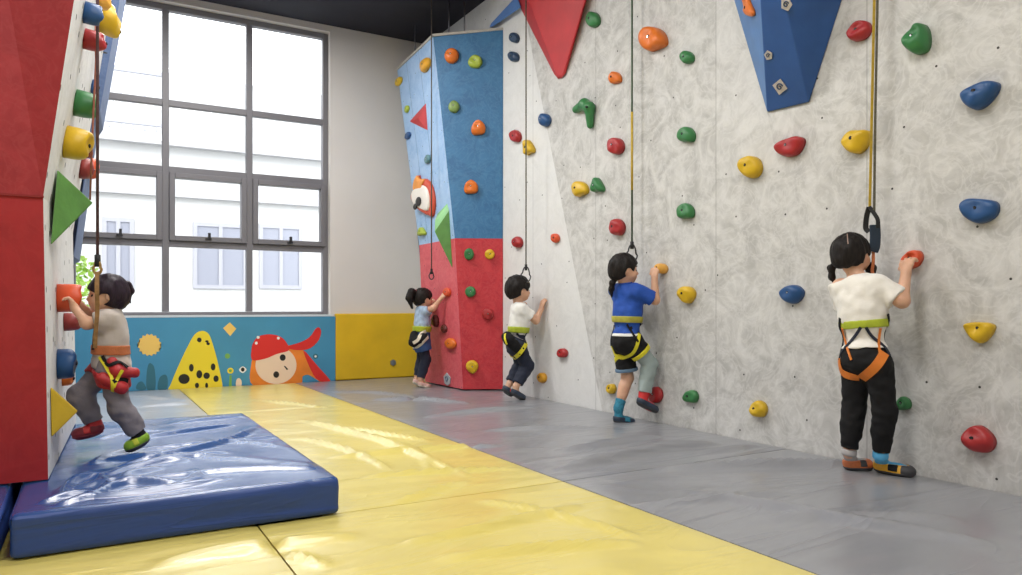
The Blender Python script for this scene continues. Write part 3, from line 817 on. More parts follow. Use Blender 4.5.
def tower_hold(side, u, v, w, h, col, label, shape_='round', rot=0, dd=.4):
    i, j = (1, 0) if side == 'front' else (2, 1)
    p = tf_px(u, v) if side == 'front' else tl_px(u, v)
    e1, e2, n = face_frame(i, j, p)
    a = proj(p + e1 * .01); q = proj(p); su = (a[0] - q[0]) * 100; sv = FPX / q[2]
    su = max(abs(su), 25)
    pts = outline_px(shape_, 0, 0, w, h, rot)
    q3 = catmull([Vector((x / su, -y / sv, 0)) for x, y in pts], 4)
    d = dd * h / sv
    return put_hold(p, e1, e2, n, [(k.x, k.y) for k in q3], d, col, label, 'climbing holds on the corner tower', (0, .1), ring=True)
for t_ in [
 ('front', 451.5, 59.6, 14, 15, 'orange', 'orange round hold at the top left of the tower blue front', 'round'),
 ('front', 475.6, 64, 14, 13, 'lime', 'yellow-green hold at the top right of the tower blue front', 'egg'),
 ('front', 454, 108.5, 11, 12, 'olive', 'olive green hold on the blue front of the tower', 'egg'),
 ('front', 478, 126.5, 14, 15, 'orange', 'orange hold at mid height on the tower blue front, right side', 'dome'),
 ('front', 471, 186, 14, 14, 'orange', 'lowest orange hold on the blue front of the tower', 'dome'),
 ('front', 468.7, 251, 10, 12, 'green', 'green round hold at the top of the tower red front', 'round'),
 ('front', 490, 257, 10, 10, 'yellow', 'small yellow ring hold at the top of the tower red front', 'round'),
 ('front', 471, 293.6, 11, 11, 'green', 'green round hold at the middle of the tower red front', 'round'),
 ('front', 488.4, 313, 12, 12, 'red', 'red round hold on the red front of the tower', 'round'),
 ('front', 472, 365.6, 12, 13, 'yellow', 'yellow hold near the floor on the red front of the tower', 'lobe'),
 ('side', 428, 66.5, 9, 13, 'amber', 'amber hold at the top of the tower window-lit blue side, near the front edge', 'round'),
 ('side', 400.5, 83, 6, 8, 'yellow', 'small yellow hold at the far top corner of the tower window-lit blue side', 'round'),
 ('side', 407, 108.5, 4, 7, 'lime', 'tiny yellow-green hold left of the red triangle on the tower', 'egg'),
 ('side', 410, 136.5, 5, 7, 'blue', 'tiny blue hold below the red triangle on the tower', 'egg'),
 ('side', 428.5, 160, 5, 9, 'teal', 'small teal grey hold above the animal-face volume on the tower', 'egg'),
 ('side', 423, 233.6, 8, 9, 'lime', 'yellow-green cone hold left of the green volume on the tower', 'tri'),
 ('side', 452, 341, 10, 11, 'orange', 'round orange hold low on the tower window-lit red side', 'round'),
 ('side', 436.5, 320, 5, 12, 'brown', 'dark brown hold in front of the climbing girl on the tower, left one', 'egg'),
 ('side', 444.5, 330, 5, 8, 'brown', 'dark brown hold on the tower window-lit red side, lower right of its twin', 'egg')]:
    tower_hold(*t_)
GRIP1 = tower_hold('side', 447.5, 292.5, 7, 9, 'orangered', 'orange-red hold gripped by the girl on the tower', 'egg')

def tower_pt(side, u, v, lift=0.0):
    i, j = (1, 0) if side == 'front' else (2, 1)
    p = tf_px(u, v) if side == 'front' else tl_px(u, v)
    n = face_frame(i, j, p)[2]
    if lift:
        p = p + n * lift
        q = PP(u, v, p, n); return q
    return p
def volume(verts, faces, m, label, group, loc, name='climbing_volume', bevel=.006, mi=None):
    b = MB(); b.add(verts, faces)
    if mi: b.m = mi
    o = b.build(name, m, bevel=bevel); origin_to(o, loc)
    return props(o, label, 'climbing volume', group)
M_vgreen = mat('volume_green', (.095, .25, .05), .5, var=.15, vscale=12, bump=.1, bscale=60)
M_vgreen_lit = mat('volume_green_lit', (.22, .50, .20), .45, var=.12, vscale=12)  # lit facet: light from the window painted into the green
M_vyel = mat('volume_yellow', (.64, .42, .02), .5, var=.1, vscale=10, bump=.1, bscale=60)
M_vred = mat('volume_red', (.50, .024, .028), .5, var=.1, vscale=6, bump=.1, bscale=60)
M_vblu = mat('volume_blue', (.022, .085, .28), .5, var=.14, vscale=5, bump=.1, bscale=60)
M_vblu_lit = mat('volume_blue_lit', (.075, .20, .46), .45, var=.14, vscale=5, bump=.1, bscale=60)  # same blue, brightened in colour for the facet that faces the window
# tower volumes
A = tower_pt('side', 447, 204); Bp = tower_pt('side', 437.5, 213); E = tower_pt('side', 453, 269); Fp = tower_pt('side', 450.5, 213); ap = tower_pt('side', 434.5, 232, .13)
ap2 = tower_pt('side', 435, 220, .11)
volume([A, Bp, E, Fp, ap, ap2], [(0, 1, 5), (1, 2, 4, 5), (2, 3, 4), (3, 0, 5, 4), (3, 2, 1, 0)], [M_vgreen_lit, M_vgreen], 'green wedge volume with a window-lit top facet on the tower side', None, A, mi=[0, 1, 1, 0, 0])
T1 = tower_pt('side', 424.5, 100.5); T2 = tower_pt('side', 408, 120.6); T3 = tower_pt('side', 428, 132); ap = (T1 + T2 + T3) / 3 + face_frame(2, 1, T1)[2] * .03
volume([T1, T2, T3, ap], [(0, 1, 3), (1, 2, 3), (2, 0, 3), (2, 1, 0)], M_vred, 'flat red triangle volume on the window-lit blue tower side', None, T1)
# animal-face volume
pc = tower_pt('side', 423.5, 197); e1, e2, n = face_frame(2, 1, pc)
su = abs((proj(pc + e1 * .01)[0] - proj(pc)[0]) * 100); sv = FPX / proj(pc)[2]
def loc2(pts): return [(((395 + x / 4.43) - 421.5) / su, -((160 + y / 4.43) - 197) / sv) for x, y in pts]
afo = empty('climbing_volume', pc, 'orange and white animal-face volume with black eyes on the tower side', 'climbing volume')
q = catmull([Vector((*k, 0)) for k in loc2([(92, 72), (106, 64), (112, 86), (135, 92), (158, 130), (168, 200), (158, 262), (138, 252), (118, 236), (92, 205), (72, 165), (70, 140), (82, 120)])], 4)
hold_mesh('head', pc, e1, e2, n, [(k.x, k.y) for k in q], .045, (0, 0), 3.3, afo, mat('animal_red', (.60, .07, .03), .45, var=.12, vscale=9), power=3)
q = catmull([Vector((*k, 0)) for k in loc2([(80, 130), (110, 112), (140, 130), (152, 175), (148, 232), (122, 225), (90, 195), (76, 160)])], 4)
hold_mesh('face', pc + n * .03 + e1 * .02, e1, e2, n, [(k.x, k.y) for k in q], .03, (0, 0), 5.3, afo, mat('animal_white', (.85, .80, .74), .5), power=3)
for (x, y, r) in ((108, 185, .045), (93, 203, .032)):
    c = loc2([(x, y)])[0]
    q = [(c[0] + r * 1.3 * math.cos(6.2832 * k / 16), c[1] + r * math.sin(6.2832 * k / 16)) for k in range(16)]
    hold_mesh('eye', pc + n * .057 + e1 * .05 + e1 * c[0] + e2 * c[1], e1, e2, n, [(r * 1.6 * math.cos(6.2832 * k / 16), r * math.sin(6.2832 * k / 16)) for k in range(16)], .012, (0, 0), 1.3, afo, mat('animal_black', (.01, .01, .01), .35))
q = catmull([Vector((*k, 0)) for k in loc2([(84, 112), (90, 80), (104, 64), (114, 84), (134, 92), (130, 112), (104, 118)])], 4)
hold_mesh('ear', pc + n * .022, e1, e2, n, [(k.x, k.y) for k in q], .03, (0, 0), 7.3, afo, mat('animal_orange', (.80, .30, .05), .45, var=.12, vscale=9), power=3)
# grey emblem plate at the foot of the tower
pp = tower_pt('side', 448, 380, 0); e1, e2, n = face_frame(2, 1, pp)
pl = empty('emblem_plate', pp, 'small grey diamond plate at the foot of the tower window-lit red side', 'plate')
b = MB(); s = .06; hx = [(0, s), (s, .3 * s), (.75 * s, -.7 * s), (0, -s), (-.75 * s, -.7 * s), (-s, .3 * s)]
vs = [pp + n * .002 + e1 * x * 1.2 + e2 * y for x, y in hx]; b.add(vs + [v + n * .008 for v in vs], [tuple(range(6)), tuple(range(11, 5, -1))] + [(i, (i + 1) % 6, (i + 1) % 6 + 6, i + 6) for i in range(6)])
b.build('plate', mat('plate_grey', (.42, .45, .48), .5), pl)
b = MB(); c = pp + n * .012
b.tube([c + (e1 * math.cos(t * .52) * (.032 - t * .0015) + e2 * math.sin(t * .52) * (.032 - t * .0015)) for t in range(14)], .006, 6); b.build('emblem', mat('emblem_blue_grey', (.12, .16, .22), .5), pl)

# right-wall volumes
def wp(u, v, d=0.0): return PX(u, v, WX - .002 - d)
t1, t2 = wp(767, 112, .012), wp(808.6, 102, .012)
lt, rt = wp(693, -140), wp(888, -145); rid = wp(752, -140, .60); 
t1w, t2w = wp(768.5, 112.0), wp(809.5, 102)
vs = [t1, t2, rt, rid, lt, t1w, t2w]
bv = volume(vs, [(0, 1, 3), (1, 2, 3), (0, 3, 4), (4, 3, 2), (0, 4, 5), (1, 0, 5, 6), (2, 1, 6), (5, 4, 2, 6)], [M_vblu, M_vblu_lit], 'big blue wedge volume hanging from the top of the right wall, emblem plates on it', None, t1w, mi=[0, 0, 1, 0, 1, 0, 0, 0])
rv_t1, rv_t2 = wp(555.5, 74.5, .02), wp(565, 72, .02)
vs = [wp(553.5, 74), wp(558, 79.5), wp(562.5, 78.5), wp(566.5, 73), wp(604, -60), wp(488, -55), wp(506, -60, .22), wp(603, -60, .10), wp(557, 76, .03), wp(563, 75.5, .03)]
rv = volume(vs, [(0, 1, 8), (1, 2, 9, 8), (2, 3, 9), (3, 4, 7, 9), (8, 9, 7, 6), (0, 8, 6, 5), (4, 5, 6, 7), (0, 5, 4, 3, 2, 1)], M_vred, 'red tapering volume hanging point-down from the top of the wall', None, wp(560, 78), bevel=.012)
vs0 = [(489.4, 27.4), (493, 26.6), (521, 7.3), (516.5, -5), (513.6, -1), (491, 23.5)]
fr_ = [wp(u, v, .05) for u, v in vs0]; bk = [wp(u, v) for u, v in vs0]; k = len(vs0)
volume(fr_ + bk, [tuple(range(k)), tuple(range(2 * k - 1, k - 1, -1))] + [(i, (i + 1) % k, (i + 1) % k + k, i + k) for i in range(k)], mat('strip_blue', (.10, .22, .52), .5, var=.1, vscale=6), 'long thin blue strip volume behind the red one, above the tower', None, bk[0])
# holds and plates on the blue volume
e1 = (t2 - t1).normalized(); nb = (t2 - t1).cross(rid - t1).normalized()
if nb.dot(EYE - t1) < 0: nb = -nb
e2 = nb.cross(e1); e2 = e2 if e2.z > 0 else -e2
def plate(u, v, s, shape_pts, label, rot):
    p = PP(u, v, t1, nb) + nb * .003
    pl = empty('emblem_plate', p, label, 'plate', None)
    ca, sa = math.cos(rot), math.sin(rot)
    pts = [(x * ca - y * sa, x * sa + y * ca) for x, y in shape_pts]; k = len(pts)
    b = MB(); vs = [p + (e1 * x + e2 * y) * s for x, y in pts]; b.add(vs + [q + nb * .004 for q in vs], [tuple(range(k)), tuple(range(2 * k - 1, k - 1, -1))] + [(i, (i + 1) % k, (i + 1) % k + k, i + k) for i in range(k)])
    b.build('plate', mat('plate_sand', (.50, .45, .40), .6, var=.15, vscale=30), pl)
    b = MB(); c = p + nb * .006
    spiral = [c + (e1 * math.cos(t * .55) + e2 * math.sin(t * .55)) * s * (.50 - .028 * t) for t in range(15)]
    b.tube(spiral, s * .09, 6); b.build('emblem', mat('emblem_navy', (.04, .07, .14), .5), pl)
sq = [(-.75, -.75), (.75, -.75), (.75, .75), (-.75, .75)]; pent = [(math.cos(6.2832 * i / 5), math.sin(6.2832 * i / 5)) for i in range(5)]
plate(780.5, 86.5, .043, sq, 'square sand-coloured plate with a swirl emblem on the blue volume', .35)
plate(769, 55, .027, pent, 'small pentagonal grey plate on the ridge of the blue volume', .2)
plate(787, 4, .034, pent, 'worn grey plate at the very top of the blue volume', .9)
nl = (lt - t1).cross(rid - t1).normalized()
if nl.dot(EYE - t1) < 0: nl = -nl
p = PP(750.5, 6, t1, nl); f1 = (rid - lt).normalized(); f2 = nl.cross(f1); f2 = f2 if f2.z > 0 else -f2
su = abs(proj(p + f1 * .01)[0] - proj(p)[0]) * 100; sv = FPX / proj(p)[2]
q = catmull([Vector((x / su, -y / sv, 0)) for x, y in [(-4.5, -9), (-1, -10), (2, -3), (4.8, 2), (4, 7), (-1, 9), (-4, 6), (-3, 2)]], 4)
put_hold(p, f1, f2, nl, [(k.x, k.y) for k in q], .03, 'orange', 'small orange hold on the left facet of the blue volume', 'climbing holds on the right wall')

# left-wall holds, seen edge-on: y from the base pixel, height and protrusion from the silhouette
def left_hold(u0, u1, v0, v1, col, label, asp=1.0, y=None, shape_='egg', lift=0.0, power=2.6, skew=(0, 0), bolt=True):
    vc = (v0 + v1) / 2
    p = left_at(vc, y) if y else left_px(u0, vc)
    n = LN(p.y, p.z); e1 = Vector((.05, 1, 0)).normalized(); e2 = n.cross(e1)
    if e2.z < 0: e2 = -e2
    p = p + n * lift
    Z = proj(p)[2]
    h = (v1 - v0) / FPX * Z
    d = (u1 - proj(p)[0]) / FPX * Z * 1.02
    d = max(d, .03)
    ol = [(a * h / 2 * asp, c * h / 2) for a, c in UNIT[shape_]]
    q = catmull([Vector((*k, 0)) for k in ol], 4)
    return put_hold(p, e1, e2, n, [(k.x, k.y) for k in q], d, col, label, 'climbing holds on the left wall', skew, scoop=0, power=power, bolt=bolt)
left_hold(84, 100, 1, 22, 'blue', 'blue hold at the very top of the left wall white face', power=3)
left_hold(100, 118, 0, 31, 'yellow', 'yellow drop-shaped hold at the top of the left wall, beside the blue panel', skew=(0, -.6))
left_hold(98, 109, -10, 8, 'sand', 'tan orange hold cut by the top edge above the yellow drop')
left_hold(84, 102, 28, 48, 'red', 'red hold below the topmost blue one on the left wall', power=3)
left_hold(86, 94.5, 79, 93, 'blue', 'small blue hold behind the rope above the green knob', y=4.3)
left_hold(75, 94, 89, 115, 'green', 'green knob hold on the left wall above the yellow one', power=2.7)
left_hold(65, 87, 125, 157, 'yellow', 'yellow hold on the left wall above the big green volume', power=2.7)
left_hold(79, 91, 142, 156, 'darkred', 'dark red hold tucked behind the yellow one on the left wall', y=4.2)
left_hold(83, 90.5, 157, 178, 'darkred', 'dark red hold beside the rope, upper right of the big green volume', y=4.45)
left_hold(89, 96.5, 157, 178, 'orangered', 'pinkish orange hold behind the rope on the left wall', y=4.9)
GRIP5 = left_hold(55, 75, 284, 312, 'orangered', 'orange-red block hold gripped by the child at the red wall', y=3.63, power=9, asp=.8)
left_hold(65, 77, 313, 331, 'darkred', 'dark red hold just below the gripped orange-red block', y=3.95, power=3)
left_hold(54, 73, 349, 379, 'blue', 'dark blue knob hold level with the harness of the child at the red wall', y=3.6, power=4.5)
left_hold(63, 71, 372, 386, 'orange', 'small orange hold below the dark blue knob', y=3.8)
ltop = left_at(386, 3.27); lbot = left_at(438, 3.27); lfar = left_at(412, 3.62)
d_ = PY(78.5, 411, 3.33); nn = LN(3.3, .6) * .002
volume([ltop + nn, lbot + nn, lfar + nn, d_], [(0, 1, 3), (1, 2, 3), (2, 0, 3), (2, 1, 0)], M_vyel, 'yellow diamond-shaped pyramid volume low on the left wall', None, lbot)
ltop = left_at(169, 3.40); lbot = left_at(246, 3.34); lfar = left_at(200, 3.85); lnear = left_at(240, 3.30)
nn = LN(3.4, 1.3) * .004
d_ = PY(93.5, 203, 3.5)
volume([ltop + nn, lbot + nn, lfar + nn, d_], [(0, 1, 3), (1, 2, 3), (2, 0, 3), (2, 1, 0)], M_vgreen, 'big green pyramid volume on the left wall', None, lbot)

# ------------------------------------------------------------------ cables and ropes
for (u, y, lab) in ((415, 7.15, 'thin steel cable from the ceiling to the far end of the tower top'), (449, 6.45, 'thin steel cable from the ceiling to the tower top, middle one'), (464.5, 6.35, 'thin steel cable from the ceiling to the tower top, nearest the wall')):
    p = PY(u, 30, y)
    b = MB(); b.tube([(p.x, y, TZ + .02), (p.x, y, CEIL - .002)], .007, 8); o = b.build('steel_cable', mat('cable_grey', (.2, .2, .22), .4, metal=.6), smooth=True)
    origin_to(o, (p.x, y, TZ + .02)); props(o, lab, 'cable', 'cables above the tower')

def carabiner(c, f, h, w, r, m, parent, gate=None):
    """long oval ring in the plane spanned by f and z"""
    b = MB(); pts = []
    for i in range(24):
        a = 6.2832 * i / 24
        x = math.cos(a) * w / 2 * (1.15 if math.sin(a) < 0 else .8); z = math.sin(a) * h / 2
        pts.append(c + f * x + UP * z)
    b.tube(pts, r, 8, closed=True)
    return b.build('carabiner', m, parent, smooth=True)
M_rope = mat('rope_olive', (.12, .11, .075), .8, var=.3, vscale=60, bump=.3, bscale=300)
M_rope_o = mat('strap_yellow', (.50, .34, .03), .7, var=.15, vscale=40)
M_rope_g = mat('strap_dark_green', (.06, .10, .06), .8, var=.2, vscale=60)
M_strapdark = mat('strap_dark', (.10, .085, .07), .8, var=.2, vscale=60)
M_webnavy = mat('web_navy', (.02, .035, .06), .8, bump=.2, bscale=300)
M_webblack = mat('web_black', (.012, .012, .013), .7, bump=.2, bscale=300)
def strap(name, pts, w, t, m, parent, nor=None):
    b = MB(); pts = [Vector(p) for p in pts]
    nors = [nor or Vector((-FW.x, -FW.y, 0))] * len(pts)
    b.ribbon(pts, nors, w, t); return b.build(name, m, parent)
# ------------------------------------------------------------------ distance-field modelling for the children
class Field:
    def __init__(s, lo, hi, h):
        s.lo = np.array(lo, dtype=np.float32); s.h = h
        s.n = [int(math.ceil((hi[i] - lo[i]) / h)) + 1 for i in range(3)]
        s.F = np.full(s.n, .5, dtype=np.float32)
    def _sub(s, lo, hi):
        sl = []; ax = []
        for i in range(3):
            a = max(0, int((lo[i] - s.lo[i]) / s.h)); c = min(s.n[i], int((hi[i] - s.lo[i]) / s.h) + 2)
            if c <= a: return None, None
            sl.append(slice(a, c)); sh = [1, 1, 1]; sh[i] = -1
            ax.append((s.lo[i] + s.h * np.arange(a, c, dtype=np.float32)).reshape(sh))
        return tuple(sl), ax
    def _put(s, sl, ax, d, k, clips, mode):
        for p, n in clips:
            d = np.maximum(d, (ax[0] - p[0]) * n[0] + (ax[1] - p[1]) * n[1] + (ax[2] - p[2]) * n[2])
        A = s.F[sl]
        if mode == 'add':
            if k > 0:
                hh = np.maximum(k - np.abs(A - d), 0) / k
                s.F[sl] = np.minimum(A, d) - hh * hh * k * .25
            else: s.F[sl] = np.minimum(A, d)
        else:
            if k > 0:
                hh = np.maximum(k - np.abs(A + d), 0) / k
                s.F[sl] = np.maximum(A, -d) + hh * hh * k * .25
            else: s.F[sl] = np.maximum(A, -d)
    def cone(s, a, b, ra, rb, k=.02, clips=(), mode='add'):
        a = np.array(a, dtype=np.float32); b = np.array(b, dtype=np.float32)
        pad = max(ra, rb) + .05
        sl, ax = s._sub(np.minimum(a, b) - pad, np.maximum(a, b) + pad)
        if sl is None: return
        ba = b - a; L = max(1e-9, float((ba * ba).sum()))
        px, py, pz = ax[0] - a[0], ax[1] - a[1], ax[2] - a[2]
        t = np.clip((px * ba[0] + py * ba[1] + pz * ba[2]) / L, 0, 1)
        d = np.sqrt((px - t * ba[0]) ** 2 + (py - t * ba[1]) ** 2 + (pz - t * ba[2]) ** 2) - (ra + t * (rb - ra))
        s._put(sl, ax, d, k, clips, mode)
    def ell(s, c, R, rad, k=.03, clips=(), mode='add'):
        c = np.array(c, dtype=np.float32); pad = max(rad) + .05
        sl, ax = s._sub(c - pad, c + pad)
        if sl is None: return
        p = [ax[i] - c[i] for i in range(3)]
        k0 = 0; k1 = 0
        for i in range(3):
            q = p[0] * R[i][0] + p[1] * R[i][1] + p[2] * R[i][2]
            k0 = k0 + (q / rad[i]) ** 2; k1 = k1 + (q / rad[i] ** 2) ** 2
        k0 = np.sqrt(k0); k1 = np.sqrt(np.maximum(k1, 1e-9))
        s._put(sl, ax, k0 * (k0 - 1) / np.maximum(k1, 1e-6), k, clips, mode)
    def clip(s, p, n):
        ax = s._sub(s.lo, s.lo + s.h * np.array(s.n))[1]
        s.F = np.maximum(s.F, (ax[0] - p[0]) * n[0] + (ax[1] - p[1]) * n[1] + (ax[2] - p[2]) * n[2])
    def mesh(s):
        F = s.F; n = s.n
        F[0], F[-1], F[:, 0], F[:, -1], F[:, :, 0], F[:, :, -1] = .1, .1, .1, .1, .1, .1
        ins = F < 0
        cnt = np.zeros([k - 1 for k in n], dtype=np.int8)
        for i in (0, 1):
            for j in (0, 1):
                for l in (0, 1):
                    cnt += ins[i:n[0] - 1 + i, j:n[1] - 1 + j, l:n[2] - 1 + l]
        idx = np.argwhere((cnt > 0) & (cnt < 8))
        if len(idx) == 0: return [], []
        cm = np.full([k - 1 for k in n], -1, dtype=np.int32)
        cm[idx[:, 0], idx[:, 1], idx[:, 2]] = np.arange(len(idx))
        cor = [(i, j, l) for i in (0, 1) for j in (0, 1) for l in (0, 1)]
        val = {c: F[idx[:, 0] + c[0], idx[:, 1] + c[1], idx[:, 2] + c[2]] for c in cor}
        acc = np.zeros((len(idx), 3), dtype=np.float64); num = np.zeros(len(idx))
        for c in cor:
            for a in range(3):
                if c[a]: continue
                c2 = list(c); c2[a] = 1; c2 = tuple(c2)
                va, vb = val[c], val[c2]
                m = (va < 0) != (vb < 0)
                t = np.where(m, va / np.where(m, va - vb, 1), 0)
                for ax_ in range(3):
                    acc[:, ax_] += np.where(m, c[ax_] + (t if ax_ == a else 0), 0)
                num += m
        P = s.lo + s.h * (idx + acc / num[:, None])
        faces = []
        for a in range(3):
            b_, c_ = (a + 1) % 3, (a + 2) % 3
            sA = [slice(1, -1)] * 3; sB = [slice(1, -1)] * 3
            sA[a] = slice(0, n[a] - 1); sB[a] = slice(1, n[a])
            A = ins[tuple(sA)]; B_ = ins[tuple(sB)]
            e = np.argwhere(A != B_)
            fl = A[e[:, 0], e[:, 1], e[:, 2]]
            off = np.array([1, 1, 1]); off[a] = 0
            e = e + off
            def cell(db, dc):
                q = e.copy(); q[:, b_] += db; q[:, c_] += dc
                return cm[q[:, 0], q[:, 1], q[:, 2]]
            q = np.stack([cell(-1, -1), cell(0, -1), cell(0, 0), cell(-1, 0)], 1)
            q[~fl] = q[~fl][:, ::-1]
            faces.append(q)
        Fc = np.concatenate(faces)
        return P, Fc
    def obj(s, name, m, parent, wrinkle=0.0, wscale=30.0, seed=0.0, stretch=(1, 1, 1)):
        P, Fc = s.mesh()
        me = bpy.data.meshes.new(name)
        me.from_pydata([tuple(p) for p in P], [], [tuple(f) for f in Fc.tolist()]); me.update()
        if wrinkle:
            co = np.empty(len(P) * 3, dtype=np.float32); me.vertices.foreach_get('co', co); co = co.reshape(-1, 3)
            nr = np.empty(len(P) * 3, dtype=np.float32); me.vertex_normals.foreach_get('vector', nr); nr = nr.reshape(-1, 3)
            w = np.array([noise.noise(Vector((p[0] * wscale * stretch[0] + seed, p[1] * wscale * stretch[1], p[2] * wscale * stretch[2]))) for p in co])
            co = co + nr * (w * wrinkle)[:, None]
            me.vertices.foreach_set('co', co.astype(np.float32).ravel()); me.update()
        o = link(name, me, parent, m, smooth=True)
        o['_world'] = 0; del o['_world']
        return o, (P, Fc)

SKIN = mat('skin', (.66, .38, .25), .5, sss=.12, var=.06, vscale=18)
HAIR = mat('black_hair', (.012, .009, .008), .55, var=.5, vscale=50, bump=.4, bscale=120, bdist=.003, stretch=(3, 3, .5), spec=.22)
HAIRP = mat('dark_plum_hair', (.022, .012, .022), .5, var=.5, vscale=50, bump=.4, bscale=120, bdist=.003, stretch=(3, 3, .5), spec=.25)
EYEM = mat('eye_dark', (.012, .01, .01), .2)
LIPM = mat('lips', (.45, .14, .12), .5)

def ortho(up, side):
    up = up.normalized(); s_ = (side - up * side.dot(up)).normalized(); f = s_.cross(up).normalized()
    return s_, f, up          # side (left), forward, up  -- side x up = forward when side is the left

class Kid:
    def __init__(k, J, F, hs=1.0, bs=1.0, headdir=None, headpitch=0.0, vox=.004, headup=None):
        """J: joints in world space; F: facing; hs head scale; bs body thickness scale"""
        k.J = J; k.F = F.normalized(); k.S = UP.cross(k.F).normalized(); k.hs = hs; k.bs = bs; k.vox = vox
        hd = (headdir or F).normalized()
        hup = (headup or UP).normalized()
        hl = hup.cross(hd).normalized(); hd = hl.cross(hup)
        k.HR = (hd, hl, hup)
        pts = list(J.values())
        k.lo = [min(p[i] for p in pts) - .17 for i in range(3)]; k.hi = [max(p[i] for p in pts) + .17 for i in range(3)]
        k.meshes = []
    def field(k, keys=None, pad=.15, h=None):
        if keys:
            pts = [k.J[q] for q in keys]
            return Field([min(p[i] for p in pts) - pad for i in range(3)], [max(p[i] for p in pts) + pad for i in range(3)], h or k.vox)
        return Field(k.lo, k.hi, h or k.vox)
    def torso(k, A, g=0.0, parts='cbp', kk=.045):
        J, b = k.J, k.bs
        spine = J['neck'] - J['waist']
        sside, sf, su = ortho(spine, J['shL'] - J['shR'])
        ca = J['chest']
        if 'c' in parts:
            A.ell(ca, (sside, sf, su), (.098 * b + g, .060 * b + g, .105 * b + g), kk)
            A.cone(J['neck'].lerp(J['shL'], .35) - su * .022 * b, J['neck'].lerp(J['shL'], .80) - su * .012 * b, .036 * b + g, .034 * b + g, kk)
            A.cone(J['neck'].lerp(J['shR'], .35) - su * .022 * b, J['neck'].lerp(J['shR'], .80) - su * .012 * b, .036 * b + g, .034 * b + g, kk)
        s2 = ortho(J['chest'] - J['pelvis'], (J['hipL'] - J['hipR']).normalized() + (J['shL'] - J['shR']).normalized())
        if 'b' in parts:
            A.ell(J['waist'] + s2[2] * .01, s2, (.083 * b + g, .058 * b + g, .085 * b + g), kk)
            A.ell(J['waist'].lerp(J['chest'], .5), s2, (.086 * b + g, .058 * b + g, .09 * b + g), kk)
        if 'p' in parts:
            s3 = ortho(J['waist'] - J['pelvis'], J['hipL'] - J['hipR'])
            A.ell(J['pelvis'], s3, (.091 * b + g, .066 * b + g, .078 * b + g), kk)
            A.ell(J['pelvis'] - s3[1] * .024 * b - s3[2] * .012, s3, (.080 * b + g, .056 * b + g, .058 * b + g), kk)
    def arm(k, A, sd, g=0.0, upto=None, kk=.02):
        J, b = k.J, k.bs
        s_, e, w = J['sh' + sd], J['el' + sd], J['wr' + sd]
        A.cone(s_, e, .036 * b + g, .030 * b + g, kk)
        A.cone(e, w, .030 * b + g, .021 * b + g, kk)
    def leg(k, A, sd, g=0.0, gz=0.0, kk=.025, clips=()):
        J, b = k.J, k.bs
        h, n, a = J['hip' + sd], J['kn' + sd], J['an' + sd]
        A.cone(h, n, .056 * b + g, .039 * b + g, kk, clips)
        A.cone(n, a, .039 * b + g, .025 * b + g + gz, kk, clips)
        c = n.lerp(a, .28) - k.F * .008
        A.cone(c, n.lerp(a, .55) - k.F * .004, .036 * b + g, .030 * b + g, kk, clips)
    def foot_frame(k, sd):
        he, to = k.J['he' + sd], k.J['to' + sd]
        d = (to - he).normalized(); s_ = UP.cross(d).normalized(); u = d.cross(s_)
        return he, to, d, s_, u
    def foot(k, A, sd, g=0.0, kk=.02):
        b = k.bs
        he, to, d, s_, u = k.foot_frame(sd)
        L = (to - he).length
        A.cone(he + d * .025 * b + u * .014, k.J['an' + sd], .026 * b + g, .024 * b + g, kk)
        A.ell(he + d * L * .5 + u * .004, (d, s_, u), (L * .5 + g, .030 * b + g, .024 * b + g), kk)
        A.ell(he + d * L * .68 - u * .003, (d, s_, u), (L * .32 + g, .034 * b + g, .019 * b + g), kk)
    def hand(k, A, sd, palm, curl=55, spread=1.0, thumbside=1):
        """open grip: palm from the wrist towards 'tip', fingers bending towards 'palm' direction"""
        w, tip = k.J['wr' + sd], k.J['tip' + sd]
        d = (tip - w).normalized(); L = max(.088, min(.112, (tip - w).length * 1.2)) * (.35 + .65 * k.bs)
        pn = (palm - d * palm.dot(d)).normalized(); s_ = pn.cross(d).normalized() * thumbside   # thumb side
        pc = w + d * L * .28
        A.cone(w, w + d * L * .15, .0185 * k.bs, .018 * k.bs, .012)
        A.ell(pc + d * L * .05, (d, s_, pn), (L * .32, .0300 * k.bs, .0145 * k.bs), .012)
        kn = w + d * L * .52
        lens = (.40, .47, .44, .34)
        for i in range(4):
            o = (1.5 - i) * .0178 * k.bs
            p = kn + s_ * o - d * abs(i - 1.2) * .003
            fd = (d + s_ * (1.5 - i) * .10 * spread).normalized()
            r = .0083 * k.bs; ang = 0; prev = p - fd * .012; cur = p
            A.cone(prev, cur, r * 1.15, r * 1.1, .006)
            for seg, fr_ in enumerate((.45, .32, .27)):
                ang += math.radians(curl) * (.45, .9, .8)[seg]
                dr = fd * math.cos(ang) + pn * math.sin(ang)
                nx = cur + dr * (L * lens[i] * fr_ * 1.12)
                A.cone(cur, nx, r * (1.05 - .08 * seg), r * (.97 - .08 * seg), .0025); cur = nx
        t0 = w + d * L * .18 + s_ * .014 * k.bs
        t1 = t0 + (d * .55 + s_ * .75 + pn * .25).normalized() * L * .24
        t2 = t1 + (d * .75 + s_ * .15 + pn * .65).normalized() * L * .20
        A.cone(t0, t1, .0110 * k.bs, .0095 * k.bs, .008); A.cone(t1, t2, .0093 * k.bs, .0078 * k.bs, .003)
